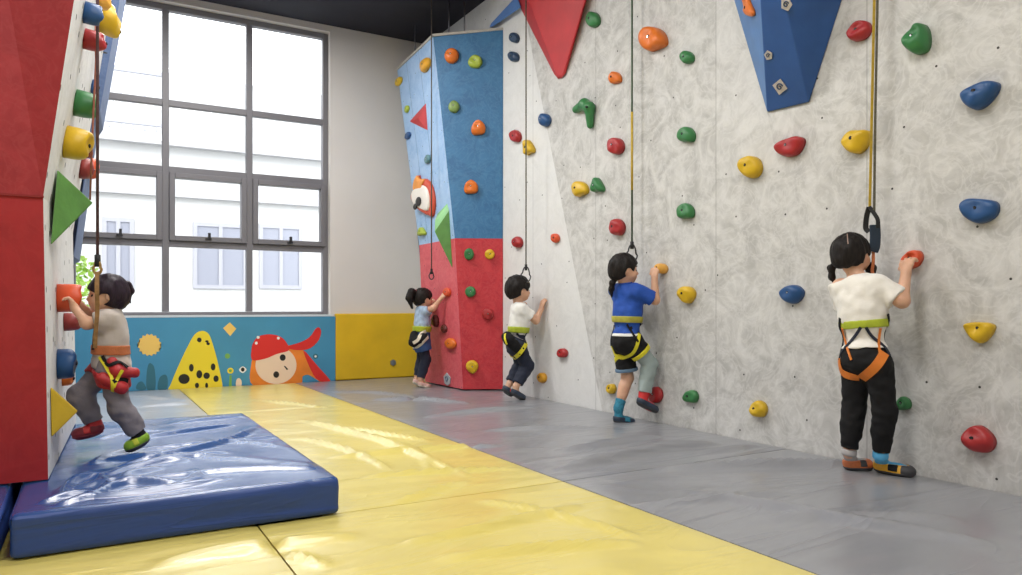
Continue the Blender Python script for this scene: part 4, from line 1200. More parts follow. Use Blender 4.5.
    def head(k, A):
        h = k.hs; c = k.J['head']; f, l, u = k.HR
        A.ell(c + u * .010 * h - f * .006 * h, (f, l, u), (.090 * h, .077 * h, .084 * h), .02)
        A.ell(c + f * .018 * h - u * .035 * h, (f, l, u), (.066 * h, .062 * h, .062 * h), .03)
        A.ell(c + f * .055 * h - u * .076 * h, (f, l, u), (.024 * h, .028 * h, .020 * h), .03)      # chin
        for s_ in (1, -1):
            A.ell(c + f * .052 * h + l * s_ * .036 * h - u * .042 * h, (f, l, u), (.026 * h, .026 * h, .026 * h), .025)   # cheeks
            A.ell(c - f * .004 * h + l * s_ * .077 * h - u * .022 * h, ((f * .9 + l * s_ * .4).normalized(), (l * s_ * .9 - f * .4).normalized(), u), (.017 * h, .007 * h, .024 * h), .006)
            A.ell(c + f * .079 * h + l * s_ * .031 * h - u * .015 * h, (f, l, u), (.014 * h, .015 * h, .010 * h), .012, mode='sub')
        A.cone(c + f * .082 * h - u * .012 * h, c + f * .094 * h - u * .036 * h, .006 * h, .0105 * h, .010)   # nose
        A.ell(c + f * .083 * h - u * .060 * h, (f, l, u), (.010 * h, .019 * h, .008 * h), .008)
        A.cone(k.J['neck'] + (c - k.J['neck']) * .0, c - u * .05 * h - f * .02 * h, .036 * k.bs, .036 * h, .025)
    def face_parts(k, root):
        h = k.hs; c = k.J['head']; f, l, u = k.HR
        for s_ in (1, -1):
            A = Field(c + f * .075 * h + l * s_ * .031 * h - u * .015 * h - Vector((.03, .03, .03)), c + f * .075 * h + l * s_ * .031 * h - u * .015 * h + Vector((.03, .03, .03)), .0018)
            A.ell(c + f * .072 * h + l * s_ * .031 * h - u * .016 * h, (f, l, u), (.011 * h, .012 * h, .0085 * h), 0)
            A.obj('eye', EYEM, root)
            b = MB(); pts = []
            for i in range(6):
                t = i / 5; pts.append(c + f * (.0885 - .012 * abs(t - .3)) * h + l * s_ * (.016 + .034 * t) * h + u * (.010 + .006 * math.sin(t * 3)) * h - f * .012 * h * t * t)
            b.tube(pts, .0028 * h, 6); b.build('eyebrow', HAIR, root, smooth=True)
        A = Field(c + f * .08 * h - u * .06 * h - Vector((.035, .035, .03)), c + f * .08 * h - u * .06 * h + Vector((.035, .035, .03)), .002)
        A.ell(c + f * .087 * h - u * .0575 * h, (f, l, u), (.007 * h, .016 * h, .0032 * h), 0); A.ell(c + f * .087 * h - u * .0635 * h, (f, l, u), (.007 * h, .013 * h, .0035 * h), 0)
        A.obj('mouth', LIPM, root)
    def hair(k, root, m, fringe=.018, nape=-.060, tails=(), vol=.012, seed=1.0):
        h = k.hs; c = k.J['head']; f, l, u = k.HR
        R = .16
        A = Field(c - Vector((R, R, R)), c + Vector((R, R, R)), .004)
        A.ell(c + u * .012 * h - f * .008 * h, (f, l, u), ((.091 + vol) * h, (.078 + vol) * h, (.086 + vol) * h), 0)
        A.ell(c - f * .030 * h - u * .030 * h, (f, l, u), (.062 * h + vol, .064 * h + vol * .6, .050 * h + vol), .03)
        # face opening
        A.ell(c + f * .098 * h - u * (.052 - fringe) * h, (f, l, u), (.078 * h, .085 * h, .068 * h), .006, mode='sub')
        for s_ in (1, -1):
            A.ell(c + f * .022 * h + l * s_ * .085 * h - u * .040 * h, (f, l, u), (.034 * h, .03 * h, .040 * h), .006, mode='sub')
        A.clip(c + u * nape * h, (-u * .92 + f * .38).normalized())
        o, d = A.obj('hair', m, root, wrinkle=.006, wscale=38, seed=seed, stretch=(1.2, 1.2, .45))
        return o
    def ponytail(k, hair, m, pts, rad, tie=None):
        lo = [min(p[i] for p in pts) - .06 for i in range(3)]; hi = [max(p[i] for p in pts) + .06 for i in range(3)]
        A = Field(lo, hi, .003)
        for i in range(len(pts) - 1): A.cone(pts[i], pts[i + 1], rad[i], rad[i + 1], .012)
        o, d = A.obj('ponytail', m, hair, wrinkle=.006, wscale=70, stretch=(1, 1, .25))
        if tie:
            b = MB(); b.tube([pts[0] + (pts[1] - pts[0]) * .1, pts[0] + (pts[1] - pts[0]) * .35], rad[0] * 1.05, 12); b.build('hair_tie', tie, hair, smooth=True)
    def body(k, root, palms, **kw):
        A = k.field()
        k.torso(A, 0)
        for sd in 'LR':
            k.arm(A, sd); k.leg(A, sd); k.foot(A, sd)
        k.head(A)
        for sd in 'LR':
            k.hand(A, sd, palms[sd], **kw.get(sd, {}))
        o, d = A.obj('body', SKIN, root)
        k.meshes.append(d); return o
    def shirt(k, root, m, hem, sleeve=.8, g=.013, wr=.004, seed=0.0, loose=0.0, collar=.012):
        """hem: distance below the waist joint along the spine"""
        J = k.J
        A = k.field(['neck', 'shL', 'shR', 'elL', 'elR', 'waist', 'pelvis'], .14)
        k.torso(A, g, 'cb')
        k.torso(A, g + .004, 'p')
        if loose: A.ell(J['waist'] - k.F * loose, ortho(J['chest'] - J['pelvis'], J['shL'] - J['shR']), (.10 * k.bs, .082 * k.bs, .10), .05)
        for sd in 'LR':
            s_, e = J['sh' + sd], J['el' + sd]
            d = (e - s_).normalized(); p = s_ + (e - s_) * sleeve
            A.cone(s_, e, .034 * k.bs + g, .033 * k.bs + g + .004, .03, clips=[(p, d)])
        su = (J['waist'] - J['pelvis']).normalized()
        A.clip(J['waist'] - su * hem, -su)
        sp = (J['head'] - J['neck']).normalized()
        A.clip(J['neck'] + sp * collar, sp)
        A.cone(J['neck'] + sp * (collar - .012), J['head'], .040 * k.bs, .040 * k.hs, .0, mode='sub')
        o, d = A.obj('shirt', m, root, wrinkle=wr, wscale=24, seed=seed, stretch=(1, 1, .9)); k.meshes.append(d); return o
    def trousers(k, root, m, upto=(.97, .97), g=.011, wr=.004, name='trousers', top=.02, sides='LR', gz=.004, pelvis=True):
        J = k.J
        A = k.field(['waist', 'pelvis', 'hipL', 'hipR', 'knL', 'knR', 'anL', 'anR'], .12)
        if pelvis:
            k.torso(A, g, 'p'); k.torso(A, g - .004, 'b')
        for sd, u_ in zip('LR', upto):
            if sd not in sides: continue
            h, n, a = J['hip' + sd], J['kn' + sd], J['an' + sd]
            if u_ <= 1.0:   # fraction of the shin
                d = (a - n).normalized(); p = n + (a - n) * u_
                k.leg(A, sd, g, gz, clips=[(p, d)])
            else:           # u_-1 = fraction of the thigh
                d = (n - h).normalized(); p = h + (n - h) * (u_ - 1)
                A.cone(h, n, .056 * k.bs + g, .045 * k.bs + g + gz, .025, clips=[(p, d)])
        su = (J['chest'] - J['pelvis']).normalized()
        if pelvis: A.clip(J['waist'] + su * top, su)
        o, d = A.obj(name, m, root, wrinkle=wr, wscale=26, seed=3.0, stretch=(1, 1, 1.2)); k.meshes.append(d); return o
    def stocking(k, root, name, m, sd, a, b, g=.006, foot=False):
        J = k.J; n, an = J['kn' + sd], J['an' + sd]
        A = k.field(['kn' + sd, 'an' + sd, 'he' + sd, 'to' + sd], .08)
        d = (an - n).normalized()
        k.leg(A, sd, g, 0, clips=[(n + (an - n) * a, -d), (n + (an - n) * b, d)])
        k.foot(A, sd, .003)
        o, dd = A.obj(name, m, root, wrinkle=.001, wscale=60); return o
    def shoe(k, root, m, sole_m, sd, g=.008, top=.03, tongue=None, toe_m=None):
        he, to, d, s_, u = k.foot_frame(sd)
        A = k.field(['an' + sd, 'he' + sd, 'to' + sd], .09, .003)
        k.foot(A, sd, g)
        A.clip(he + u * top, (u * .9 - d * .25 * 0).normalized())
        lo = -.020
        A.clip(he + u * lo, -u)
        o, dd = A.obj('shoe', m, root)
        B_ = k.field(['an' + sd, 'he' + sd, 'to' + sd], .09, .003)
        L = (to - he).length
        k.foot(B_, sd, g + .003)
        B_.clip(he + u * (lo + .012), u); B_.clip(he + u * (lo - .006), -u)
        B_.obj('sole', sole_m, o)
        if toe_m:
            T_ = k.field(['an' + sd, 'he' + sd, 'to' + sd], .09, .003)
            k.foot(T_, sd, g + .0022); T_.clip(he + u * top, u); T_.clip(he + u * (lo + .010), -u); T_.clip(he + d * L * .74, -d)
            T_.obj('toe_cap', toe_m, o)
        if tongue:
            T_ = k.field(['an' + sd, 'he' + sd, 'to' + sd], .09, .003)
            k.foot(T_, sd, g + .0026); T_.clip(he + u * top, u); T_.clip(he - u * .002, -u); T_.clip(he + d * L * .40, -d); T_.clip(he + d * L * .66, d)
            T_.obj('strap', tongue, o)
        return o
    def belt(k, root, m, w=.030, g=.024, off=0.0, name='waist_belt'):
        J = k.J
        A = k.field(['waist', 'pelvis', 'chest'], .17)
        k.torso(A, g, 'bp')
        su = (J['chest'] - J['pelvis']).normalized()
        c = J['waist'] + su * off
        A.clip(c + su * w / 2, su); A.clip(c - su * w / 2, -su)
        o, d = A.obj(name, m, root); k.meshes.append(d); return o
    def leg_loop(k, root, m, sd, t=.22, w=.032, tilt=.5, g=.021, name='leg_loop', fwd=0.0):
        J = k.J; h, n = J['hip' + sd], J['kn' + sd]
        A = k.field(['hip' + sd, 'kn' + sd, 'pelvis'], .15)
        A.cone(h + (h - n) * .3, n, .060 * k.bs + g + .006, .040 * k.bs + g, .02)
        d = (n - h).normalized(); out = (J['hip' + sd] - J['hip' + ('R' if sd == 'L' else 'L')]).normalized()
        nn = (d + out * tilt + k.F * fwd).normalized()
        c = h + (n - h) * t
        A.clip(c + nn * w / 2, nn); A.clip(c - nn * w / 2, -nn)
        o, dd = A.obj(name, m, root); k.meshes.append(dd); return o
    def bvh(k):
        vs = []; fs = []
        for P, Fc in k.meshes:
            b0 = len(vs); vs += [tuple(p) for p in P]; fs += [tuple(int(i) + b0 for i in f) for f in Fc]
        return BVHTree.FromPolygons(vs, fs)
    def surf_strap(k, root, name, m, px, w, t=.004, lift=.003, bv=None, n=5):
        """webbing lying on the clothes: polyline draped from the camera side"""
        bv = bv or k.bvh()
        q = catmull([Vector((u, v, 0)) for u, v in px], n, False)
        pts = []; nor = []
        for p in q:
            d = ray(p.x, p.y).normalized()
            hit, nn, idx, dist = bv.ray_cast(EYE, d)
            if hit is None or (hit - k.J['pelvis']).length > .8:
                tgt = EYE + d * (k.J['pelvis'] - EYE).length
                hit, nn, idx, dist = bv.find_nearest(tgt)
            if nn.dot(EYE - hit) < 0: nn = -nn
            pts.append(hit + nn * lift); nor.append(nn.copy())
        for _ in range(3):
            pts = [pts[0]] + [(pts[i - 1] + pts[i] * 2 + pts[i + 1]) / 4 for i in range(1, len(pts) - 1)] + [pts[-1]]
            nor = [nor[0]] + [(nor[i - 1] + nor[i] * 2 + nor[i + 1]).normalized() for i in range(1, len(nor) - 1)] + [nor[-1]]
        b = MB(); b.ribbon(pts, nor, w, t)
        return b.build(name, m, root)
    def blob(k, root, name, m, prims, clips=(), h=.0035, wrinkle=0):
        lo = [1e9] * 3; hi = [-1e9] * 3
        for a, c, ra, rb in prims:
            for p in (a, c):
                for i in range(3): lo[i] = min(lo[i], p[i] - max(ra, rb) - .03); hi[i] = max(hi[i], p[i] + max(ra, rb) + .03)
        A = Field(lo, hi, h)
        for a, c, ra, rb in prims: A.cone(a, c, ra, rb, .01)
        for p, n in clips: A.clip(p, n)
        o, d = A.obj(name, m, root, wrinkle=wrinkle); k.meshes.append(d); return o
# ------------------------------------------------------------------ the five children
def joints_y(y0, T):
    return {n: PY(t[0], t[1], y0 + t[2]) for n, t in T.items()}
def person(label, loc):
    return empty('person', loc, label, 'child')
FX = Vector((1, 0, 0))
T_white = mat('white_cotton', (.80, .77, .71), .85, var=.04, vscale=12, bump=.15, bscale=60, sheen=.2)
T_white2 = mat('white_cotton_bright', (.80, .79, .75), .85, var=.04, vscale=12, bump=.15, bscale=60, sheen=.2)
T_grey = mat('warm_grey_cotton', (.50, .44, .40), .85, var=.06, vscale=12, bump=.15, bscale=60, sheen=.2)
T_lblue = mat('pale_blue_cotton', (.36, .47, .62), .85, var=.25, vscale=30, bump=.15, bscale=60)
T_blue = mat('royal_blue_polo', (.012, .075, .40), .75, var=.12, vscale=14, bump=.2, bscale=60)
T_black = mat('black_fabric', (.010, .010, .011), .8, var=.2, vscale=14, bump=.2, bscale=60, spec=.25)
T_navy = mat('navy_fabric', (.013, .018, .038), .8, var=.2, vscale=14, bump=.2, bscale=60)
T_greyp = mat('mauve_grey_fabric', (.20, .18, .20), .85, var=.12, vscale=12, bump=.2, bscale=60)
T_sage = mat('sage_grey_legging', (.33, .40, .39), .8, var=.08, vscale=12, bump=.2, bscale=60)
T_denim = mat('blue_skirt', (.03, .08, .22), .8, var=.15, vscale=12)
T_limeb = mat('belt_lime', (.42, .50, .03), .6, var=.1, vscale=30, bump=.2, bscale=200)
T_olive = mat('belt_olive_yellow', (.40, .37, .05), .6, var=.25, vscale=16, bump=.2, bscale=200)
T_yel = mat('web_yellow', (.74, .66, .02), .55, var=.1, vscale=20, bump=.2, bscale=200)
T_orange = mat('web_orange', (.72, .20, .02), .55, var=.1, vscale=20, bump=.2, bscale=200)
T_rust = mat('belt_rust', (.50, .15, .05), .6, var=.12, vscale=20, bump=.2, bscale=200)
T_redw = mat('web_red', (.42, .018, .022), .55, var=.2, vscale=20, bump=.2, bscale=200)
T_cream = mat('web_cream', (.72, .66, .52), .6, var=.1, vscale=20)
T_sole = mat('rubber_sole', (.045, .045, .05), .55)
S_orange = mat('shoe_orange', (.58, .17, .06), .55, var=.15, vscale=30)
S_yellow = mat('shoe_yellow', (.80, .42, .03), .5, var=.1, vscale=30)
S_maroon = mat('shoe_maroon', (.22, .02, .03), .55, var=.2, vscale=30)
S_red = mat('shoe_red', (.62, .03, .03), .5)
S_green = mat('shoe_green', (.22, .40, .02), .5, var=.2, vscale=30)
S_navy = mat('shoe_navy', (.025, .04, .07), .5, var=.2, vscale=30)
S_pink = mat('shoe_pale_pink', (.66, .42, .36), .6)
K_blue = mat('sock_sky_blue', (.10, .42, .72), .85)
K_teal = mat('sock_teal', (.03, .20, .30), .85, var=.25, vscale=60)
K_grey = mat('sock_grey', (.42, .40, .40), .85)

HK[0]('green hook-shaped hold with a lobe hanging down')

# ---- girl with pigtails at the right
J = {n: PX(u, v, x) for n, (u, v, x) in dict(
    head=(851.5, 253.5, 3.115), neck=(859, 279, 3.105), shL=(840, 286, 3.09), shR=(879, 285.5, 3.10), chest=(860.5, 301, 3.095), waist=(864, 327, 3.10), pelvis=(866, 357, 3.10),
    elR=(902, 301, 3.13), wrR=(906, 273, 3.19), tipR=(907, 256, 3.225), elL=(846, 311, 3.17), wrL=(856, 296, 3.225), tipL=(859, 286, 3.265),
    hipL=(856, 365, 3.10), hipR=(878, 365, 3.10), knL=(854, 411, 3.115), knR=(885, 411, 3.13), anL=(849, 452, 3.10), anR=(880.5, 455, 3.155)).items()}
J['heL'] = PZ(846, 465, .026); J['toL'] = J['heL'] + Vector((.115, -.045, 0)); J['heR'] = PZ(876, 466.5, .026); J['toR'] = J['heR'] + Vector((.045, -.150, -.002))
k4 = Kid(J, FX, hs=.90, bs=1.0, vox=.0038)
r4 = person('pigtailed girl in white T-shirt and black trousers gripping a hold, seen from behind', Vector((J['pelvis'].x, J['pelvis'].y, .0)))
k4.body(r4, {'L': FX, 'R': FX}, R=dict(thumbside=-1, curl=50), L=dict(thumbside=1))
k4.face_parts(r4)
h4 = k4.hair(r4, HAIR, nape=-.050, vol=.013, seed=2)
hc = J['head']
tie = mat('hair_tie_pink', (.7, .3, .32), .5)
pb = PX(836, 262, hc.x - .02)
k4.ponytail(h4, HAIR, [pb + Vector((0, -.02, .01)), PX(831.5, 268, hc.x - .02), PX(831.5, 277, hc.x - .02), PX(835, 286, hc.x - .02)], [.010, .016, .014, .004], tie)
pr = Vector((hc.x + .085, 2 * hc.y - pb.y + .045, pb.z))
k4.ponytail(h4, HAIR, [pr + Vector((0, .02, .01)), pr + Vector((.01, -.012, -.03)), pr + Vector((.015, -.012, -.07)), pr + Vector((.01, .0, -.11))], [.014, .020, .016, .005], tie)
k4.shirt(r4, T_white, hem=.095, sleeve=.80, g=.014, wr=.007, seed=4, loose=.0)
k4.trousers(r4, T_black, upto=(.90, .90), g=.010, wr=.006, top=-.03, gz=.002)
k4.belt(r4, T_limeb, w=.036, g=.021, off=.012)

hb = BVHTree.FromPolygons([tuple(v.co + r4.location) for v in h4.data.vertices], [tuple(p.vertices) for p in h4.data.polygons])
k4.surf_strap(h4, 'parting', mat('scalp_parting', (.30, .20, .16), .6), [(847.2, 234), (847.6, 238), (848.2, 244)], .0045, t=.0015, lift=.0005, bv=hb)
bv = k4.bvh()
for nm, m_, px_, w_ in (('leg_loop', T_orange, [(832.5, 357), (837, 368), (847, 375), (859.5, 377.5)], .034), ('leg_loop', T_orange, [(884, 353), (879, 362), (872, 370), (862, 378)], .042), ('rear_strap', T_navy, [(861, 327), (853, 340), (842, 352), (838, 360)], .013), ('rear_strap', T_navy, [(866, 327), (873, 338), (884, 347), (889, 356)], .013),
                        ('gear_loop', T_orange, [(843, 328), (847, 345), (852, 360)], .010), ('gear_loop', T_orange, [(880, 328), (878, 342), (880, 356)], .010),
                        ('side_strap', T_black, [(841, 318), (840, 330), (839, 345), (836, 358)], .016), ('side_strap', T_black, [(887, 314), (889, 328), (891, 345), (893, 357)], .016)):
    k4.surf_strap(r4, nm, m_, px_, w_, bv=bv)
k4.stocking(r4, 'sock', K_blue, 'R', .92, 1.08, g=.006, foot=False); k4.stocking(r4, 'sock', K_grey, 'L', .95, 1.05, g=.005)
s_ = k4.shoe(r4, S_yellow, T_sole, 'R', toe_m=T_sole, top=.026, tongue=T_black); s_['label'] = 'yellow climbing shoe with black toe'
s_ = k4.shoe(r4, S_orange, T_sole, 'L', top=.026, tongue=T_sole); s_['label'] = 'orange and grey climbing shoe'

# ---- boy in blue
Y0 = 3.85
J = joints_y(Y0, dict(head=(624, 268.5, 0), neck=(626, 285.5, 0), shL=(616, 290, .09), shR=(637, 291, -.10), chest=(628, 302, 0), waist=(627, 321, 0), pelvis=(627, 340, 0),
    elR=(655, 300, -.15), wrR=(654.5, 277, -.13), tipR=(655.5, 264, -.10), elL=(626, 305, .13), wrL=(632, 293, .14), tipL=(634, 287, .15),
    hipL=(623.5, 344, .055), hipR=(634, 344, -.055), knL=(627.5, 378, .05), anL=(618.5, 408, .05), heL=(615, 419.5, .05), toL=(633, 421.5, .03),
    knR=(650, 364, -.08), anR=(644, 394, -.07), heR=(638.5, 401, -.07), toR=(656.5, 410, -.09)))
k3 = Kid(J, FX, hs=.95, bs=1.0, headdir=Vector((math.cos(.42), -math.sin(.42), .05)), vox=.0042)
r3 = person('boy in royal blue polo and black shorts, one leg lifted, one hand on a hold', Vector((J['pelvis'].x, J['pelvis'].y, 0)))
k3.body(r3, {'L': FX, 'R': Vector((.9, .35, 0))}, R=dict(thumbside=-1, curl=60), L=dict(thumbside=1))
k3.face_parts(r3)
h3 = k3.hair(r3, HAIR, nape=-.062, vol=.014, seed=5)
hc = J['head']
k3.ponytail(h3, HAIR, [PY(616, 279, Y0 + .03), PY(612.5, 283, Y0 + .03), PY(611.5, 289, Y0 + .04), PY(611.5, 297, Y0 + .05)], [.012, .018, .018, .006])
sh3 = k3.shirt(r3, T_blue, hem=.085, sleeve=.85, g=.015, wr=.006, seed=9, collar=.016)
A = k3.field(['waist', 'pelvis'], .16); k3.torso(A, .020, 'p'); su = (J['waist'] - J['pelvis']).normalized(); A.clip(J['waist'] - su * .080, su); A.clip(J['waist'] - su * .10, -su)
A.obj('shirt_hem', T_white2, sh3)
A = k3.field(['neck', 'head'], .1); sp = (J['head'] - J['neck']).normalized(); A.cone(J['neck'] - sp * .02, J['head'], .050, .048, 0); A.clip(J['neck'] + sp * .022, sp); A.clip(J['neck'] - sp * .004, -sp); A.cone(J['neck'] - sp * .05, J['head'], .040, .040, 0, mode='sub')
A.obj('collar', T_blue, sh3)
k3.trousers(r3, T_black, upto=(1.78, 1.40), g=.016, wr=.005, name='shorts', top=-.03, gz=.010)
A = k3.field(['hipL', 'knL'], .12); h_, n_ = J['hipL'], J['knL']; d_ = (n_ - h_).normalized()
A.cone(h_, n_, .056 + .020, .045 + .032, 0, clips=[(h_ + (n_ - h_) * .80, d_), (h_ + (n_ - h_) * .70, -d_)])
A.obj('shorts_cuff', mat('cuff_steel_blue', (.12, .20, .30), .8), r3)
A = k3.field(['hipR', 'knR', 'anR'], .1)
d1 = (J['anR'] - J['knR']).normalized()
k3.leg(A, 'R', .010, .010, clips=[(J['knR'] + (J['anR'] - J['knR']) * .93, d1)])
d0 = (J['knR'] - J['hipR']).normalized(); A.clip(J['hipR'] + d0 * .05, -d0)
o, d_ = A.obj('legging', T_sage, r3, wrinkle=.006, wscale=26); k3.meshes.append(d_)
k3.belt(r3, T_olive, w=.042, g=.026, off=.01)
k3.leg_loop(r3, T_yel, 'L', t=.36, w=.030, tilt=-.55, g=.022); k3.leg_loop(r3, T_yel, 'R', t=.42, w=.030, tilt=.15, g=.022)
bv = k3.bvh()
for nm, m_, px_, w_ in (('rear_strap', T_navy, [(614, 325), (612, 335), (611, 346)], .016), ('rear_strap', T_black, [(627, 324), (632, 333), (638, 342)], .014), ('leg_strap', T_yel, [(639, 334), (637, 345), (632, 354), (622, 358)], .022),
                        ('leg_strap', T_yel, [(611, 346), (614, 354), (622, 358)], .022), ('side_strap', T_black, [(641, 323), (643, 333), (641, 345)], .022)):
    k3.surf_strap(r3, nm, m_, px_, w_, bv=bv)
k3.stocking(r3, 'sock', K_teal, 'L', .74, 1.1, g=.007); k3.stocking(r3, 'sock', S_red, 'R', .88, 1.15, g=.010)
k3.shoe(r3, S_navy, T_sole, 'L', top=.022, tongue=K_teal); k3.shoe(r3, S_navy, T_sole, 'R', top=.022)

# ---- boy in white
Y0 = 5.28
J = joints_y(Y0, dict(head=(518.5, 288.5, 0), neck=(518, 304, 0), shR=(521.5, 309, -.08), shL=(518, 308.5, .09), chest=(519.5, 316, 0), waist=(518.5, 330, 0), pelvis=(517.5, 346, 0),
    elR=(536, 320.5, -.11), wrR=(541.5, 308.5, -.12), tipR=(543, 301, -.12), elL=(522, 319, .14), wrL=(521, 310, .11), tipL=(522, 304, .11),
    hipR=(518.5, 349, -.05), hipL=(517, 348, .05), knR=(528, 366, -.05), knL=(521, 363.5, .05), anR=(516, 386, -.05), anL=(510, 383, .05), heR=(512.5, 391.5, -.05), toR=(524, 398, -.05), heL=(504, 388, .05), toL=(512, 394, .05)))
k2 = Kid(J, FX, hs=1.02, bs=1.0, headdir=Vector((math.cos(.15), -math.sin(.15), -.05)), vox=.0048)
r2 = person('boy in white T-shirt and navy trousers beside the tower, arm raised to the wall', Vector((J['pelvis'].x, J['pelvis'].y, 0)))
k2.body(r2, {'L': FX, 'R': FX}, R=dict(thumbside=-1, curl=22), L=dict(thumbside=1))
k2.face_parts(r2); k2.hair(r2, HAIR, nape=-.058, vol=.016, fringe=.008, seed=8)
k2.shirt(r2, T_white2, hem=.04, sleeve=.66, g=.015, wr=.006, seed=14)
k2.trousers(r2, T_navy, upto=(.92, .86), g=.011, wr=.006, top=-.02, gz=.010)
k2.belt(r2, T_limeb, w=.05, g=.026, off=.0)
k2.leg_loop(r2, T_yel, 'L', t=.30, w=.040, tilt=-.3, g=.022)
p0 = PY(509, 340, Y0 - .10); p1 = PY(520, 351, Y0 - .11)
k2.blob(r2, 'hip_pad', T_black, [(p0, p1, .048, .042), (PY(507, 337, Y0 - .06), p0, .045, .045)], wrinkle=.004)
p2 = PY(518, 357, Y0 - .12); p3 = PY(527, 343, Y0 - .12)
bv = k2.bvh()
for nm, m_, px_, w_ in (('leg_strap', T_yel, [(514, 358), (519, 354), (524, 347), (527, 342)], .035), ('gear_loop', T_navy, [(517, 333), (522, 339), (526, 333)], .018), ('gear_loop', K_grey, [(513, 334), (520, 338), (527, 341)], .016), ('rear_strap', T_yel, [(506, 331), (505, 338), (507, 344)], .016)):
    k2.surf_strap(r2, nm, m_, px_, w_, bv=bv)
k2.shoe(r2, S_navy, T_sole, 'R', top=.022); k2.shoe(r2, S_navy, T_sole, 'L', top=.022, tongue=S_red)

# ---- girl on the tower
Y0 = 6.55
J = joints_y(Y0, dict(head=(423.5, 298, 0), neck=(421.5, 307.5, 0), shR=(425, 311, -.08), shL=(421.5, 311, .07), chest=(422.5, 317, 0), waist=(422, 329, 0), pelvis=(421.5, 340, 0),
    elR=(433.5, 308, -.16), wrR=(441.5, 298, -.21), tipR=(446, 292.5, -.24), elL=(428, 314, .10), wrL=(431, 305, .08), tipL=(433, 300, .06),
    hipR=(422, 342.5, -.05), hipL=(421, 342, .05), knR=(426, 360, -.05), knL=(422, 358.5, .05), anR=(420.5, 379, -.05), anL=(417, 377, .05), heR=(419, 384, -.05), toR=(429.5, 386, -.05), heL=(414, 381, .05), toL=(422, 384.5, .05)))
k1 = Kid(J, FX, hs=.92, bs=.92, headdir=Vector((math.cos(.1), -math.sin(.1), .12)), vox=.005)
r1 = person('small girl with ponytail in pale blue T-shirt climbing the corner tower', Vector((J['pelvis'].x, J['pelvis'].y, 0)))
k1.body(r1, {'L': FX, 'R': FX}, R=dict(thumbside=-1, curl=50), L=dict(thumbside=1))
k1.face_parts(r1); h1 = k1.hair(r1, HAIR, nape=-.05, vol=.012, seed=11)
k1.ponytail(h1, HAIR, [PY(416, 292, Y0), PY(411.5, 292, Y0), PY(409.5, 298, Y0), PY(412, 308, Y0)], [.025, .036, .036, .010], tie)
k1.shirt(r1, T_lblue, hem=.04, sleeve=.55, g=.014, wr=.006, seed=21)
k1.trousers(r1, T_navy, upto=(.93, .93), g=.009, wr=.005, top=-.02, gz=.006, name='leggings')
k1.trousers(r1, T_denim, upto=(1.45, 1.45), g=.026, wr=.006, top=-.03, gz=.018, name='skirt')
k1.belt(r1, T_limeb, w=.052, g=.030, off=.0)
p0 = PY(413.5, 342, Y0 - .10); p1 = PY(424, 337, Y0 - .12)
k1.blob(r1, 'hip_pad', T_black, [(p0, p1, .046, .040), (PY(414, 335, Y0 - .05), p0, .04, .046)], wrinkle=.004)
bv = k1.bvh()
for nm, m_, px_, w_ in (('leg_strap', T_cream, [(410.5, 347), (417, 347), (423, 342), (428, 337)], .03), ('leg_strap', T_cream, [(413, 343), (418, 340), (421, 334), (426, 331)], .03)):
    k1.surf_strap(r1, nm, m_, px_, w_, bv=bv)
k1.shoe(r1, S_pink, T_cream, 'R', top=.02); k1.shoe(r1, S_pink, T_cream, 'L', top=.02)

# ---- child at the red wall on the left
Y0 = 3.60
J = joints_y(Y0, dict(head=(107.5, 293, 0), neck=(109, 311.5, 0), shL=(107, 319.5, -.07), shR=(107, 317.5, .08), chest=(111.5, 329, 0), waist=(110.5, 350, 0), pelvis=(110, 366, 0),
    elL=(87, 323.5, -.07), wrL=(75, 308.5, -.03), tipL=(70, 299, -.015), elR=(90, 315, .06), wrR=(79, 304, .04), tipR=(74, 297, .03),
    hipL=(111, 370, -.045), hipR=(107, 369, .045), knL=(120, 408, -.06), anL=(138.5, 434, -.06), heL=(147, 438, -.06), toL=(127, 447.5, -.06),
    knR=(79, 396, .05), anR=(95, 423, .05), heR=(101.5, 429, .05), toR=(74.5, 434.5, .05)))
k5 = Kid(J, -FX, hs=.76, bs=.74, headdir=Vector((-1, .0, .05)), vox=.0036)
r5 = person('toddler in grey T-shirt and grey trousers stepping up to the left climbing wall', Vector((J['pelvis'].x, J['pelvis'].y, .14)))
k5.body(r5, {'L': -FX, 'R': -FX}, L=dict(thumbside=1, curl=55), R=dict(thumbside=-1, curl=55))
k5.face_parts(r5); h5 = k5.hair(r5, HAIRP, nape=-.072, vol=.015, fringe=.006, seed=17)
k5.ponytail(h5, HAIRP, [PY(121, 290, Y0), PY(127.5, 285.5, Y0), PY(130.5, 291, Y0), PY(130.5, 303, Y0)], [.020, .017, .012, .003])
k5.shirt(r5, T_grey, hem=.075, sleeve=.62, g=.013, wr=.006, seed=27)
k5.trousers(r5, T_greyp, upto=(.93, .93), g=.013, wr=.006, top=-.02, gz=.006)
k5.belt(r5, T_rust, w=.040, g=.022, off=.002)
k5.leg_loop(r5, T_redw, 'L', t=.22, w=.06, tilt=-.3, g=.024, fwd=.2)
k5.leg_loop(r5, T_redw, 'R', t=.22, w=.045, tilt=-.3, g=.022)
p0 = PY(118, 371, Y0 - .10); p1 = PY(134, 373, Y0 - .09)
k5.blob(r5, 'hip_pad', T_redw, [(p0, p1, .030, .022), (PY(112, 362, Y0 - .09), p0, .020, .030)], wrinkle=.004)
k5.blob(r5, 'hip_pad', T_redw, [(PY(102, 378, Y0 - .10), PY(122, 388, Y0 - .11), .024, .026)], wrinkle=.004)
bv = k5.bvh()
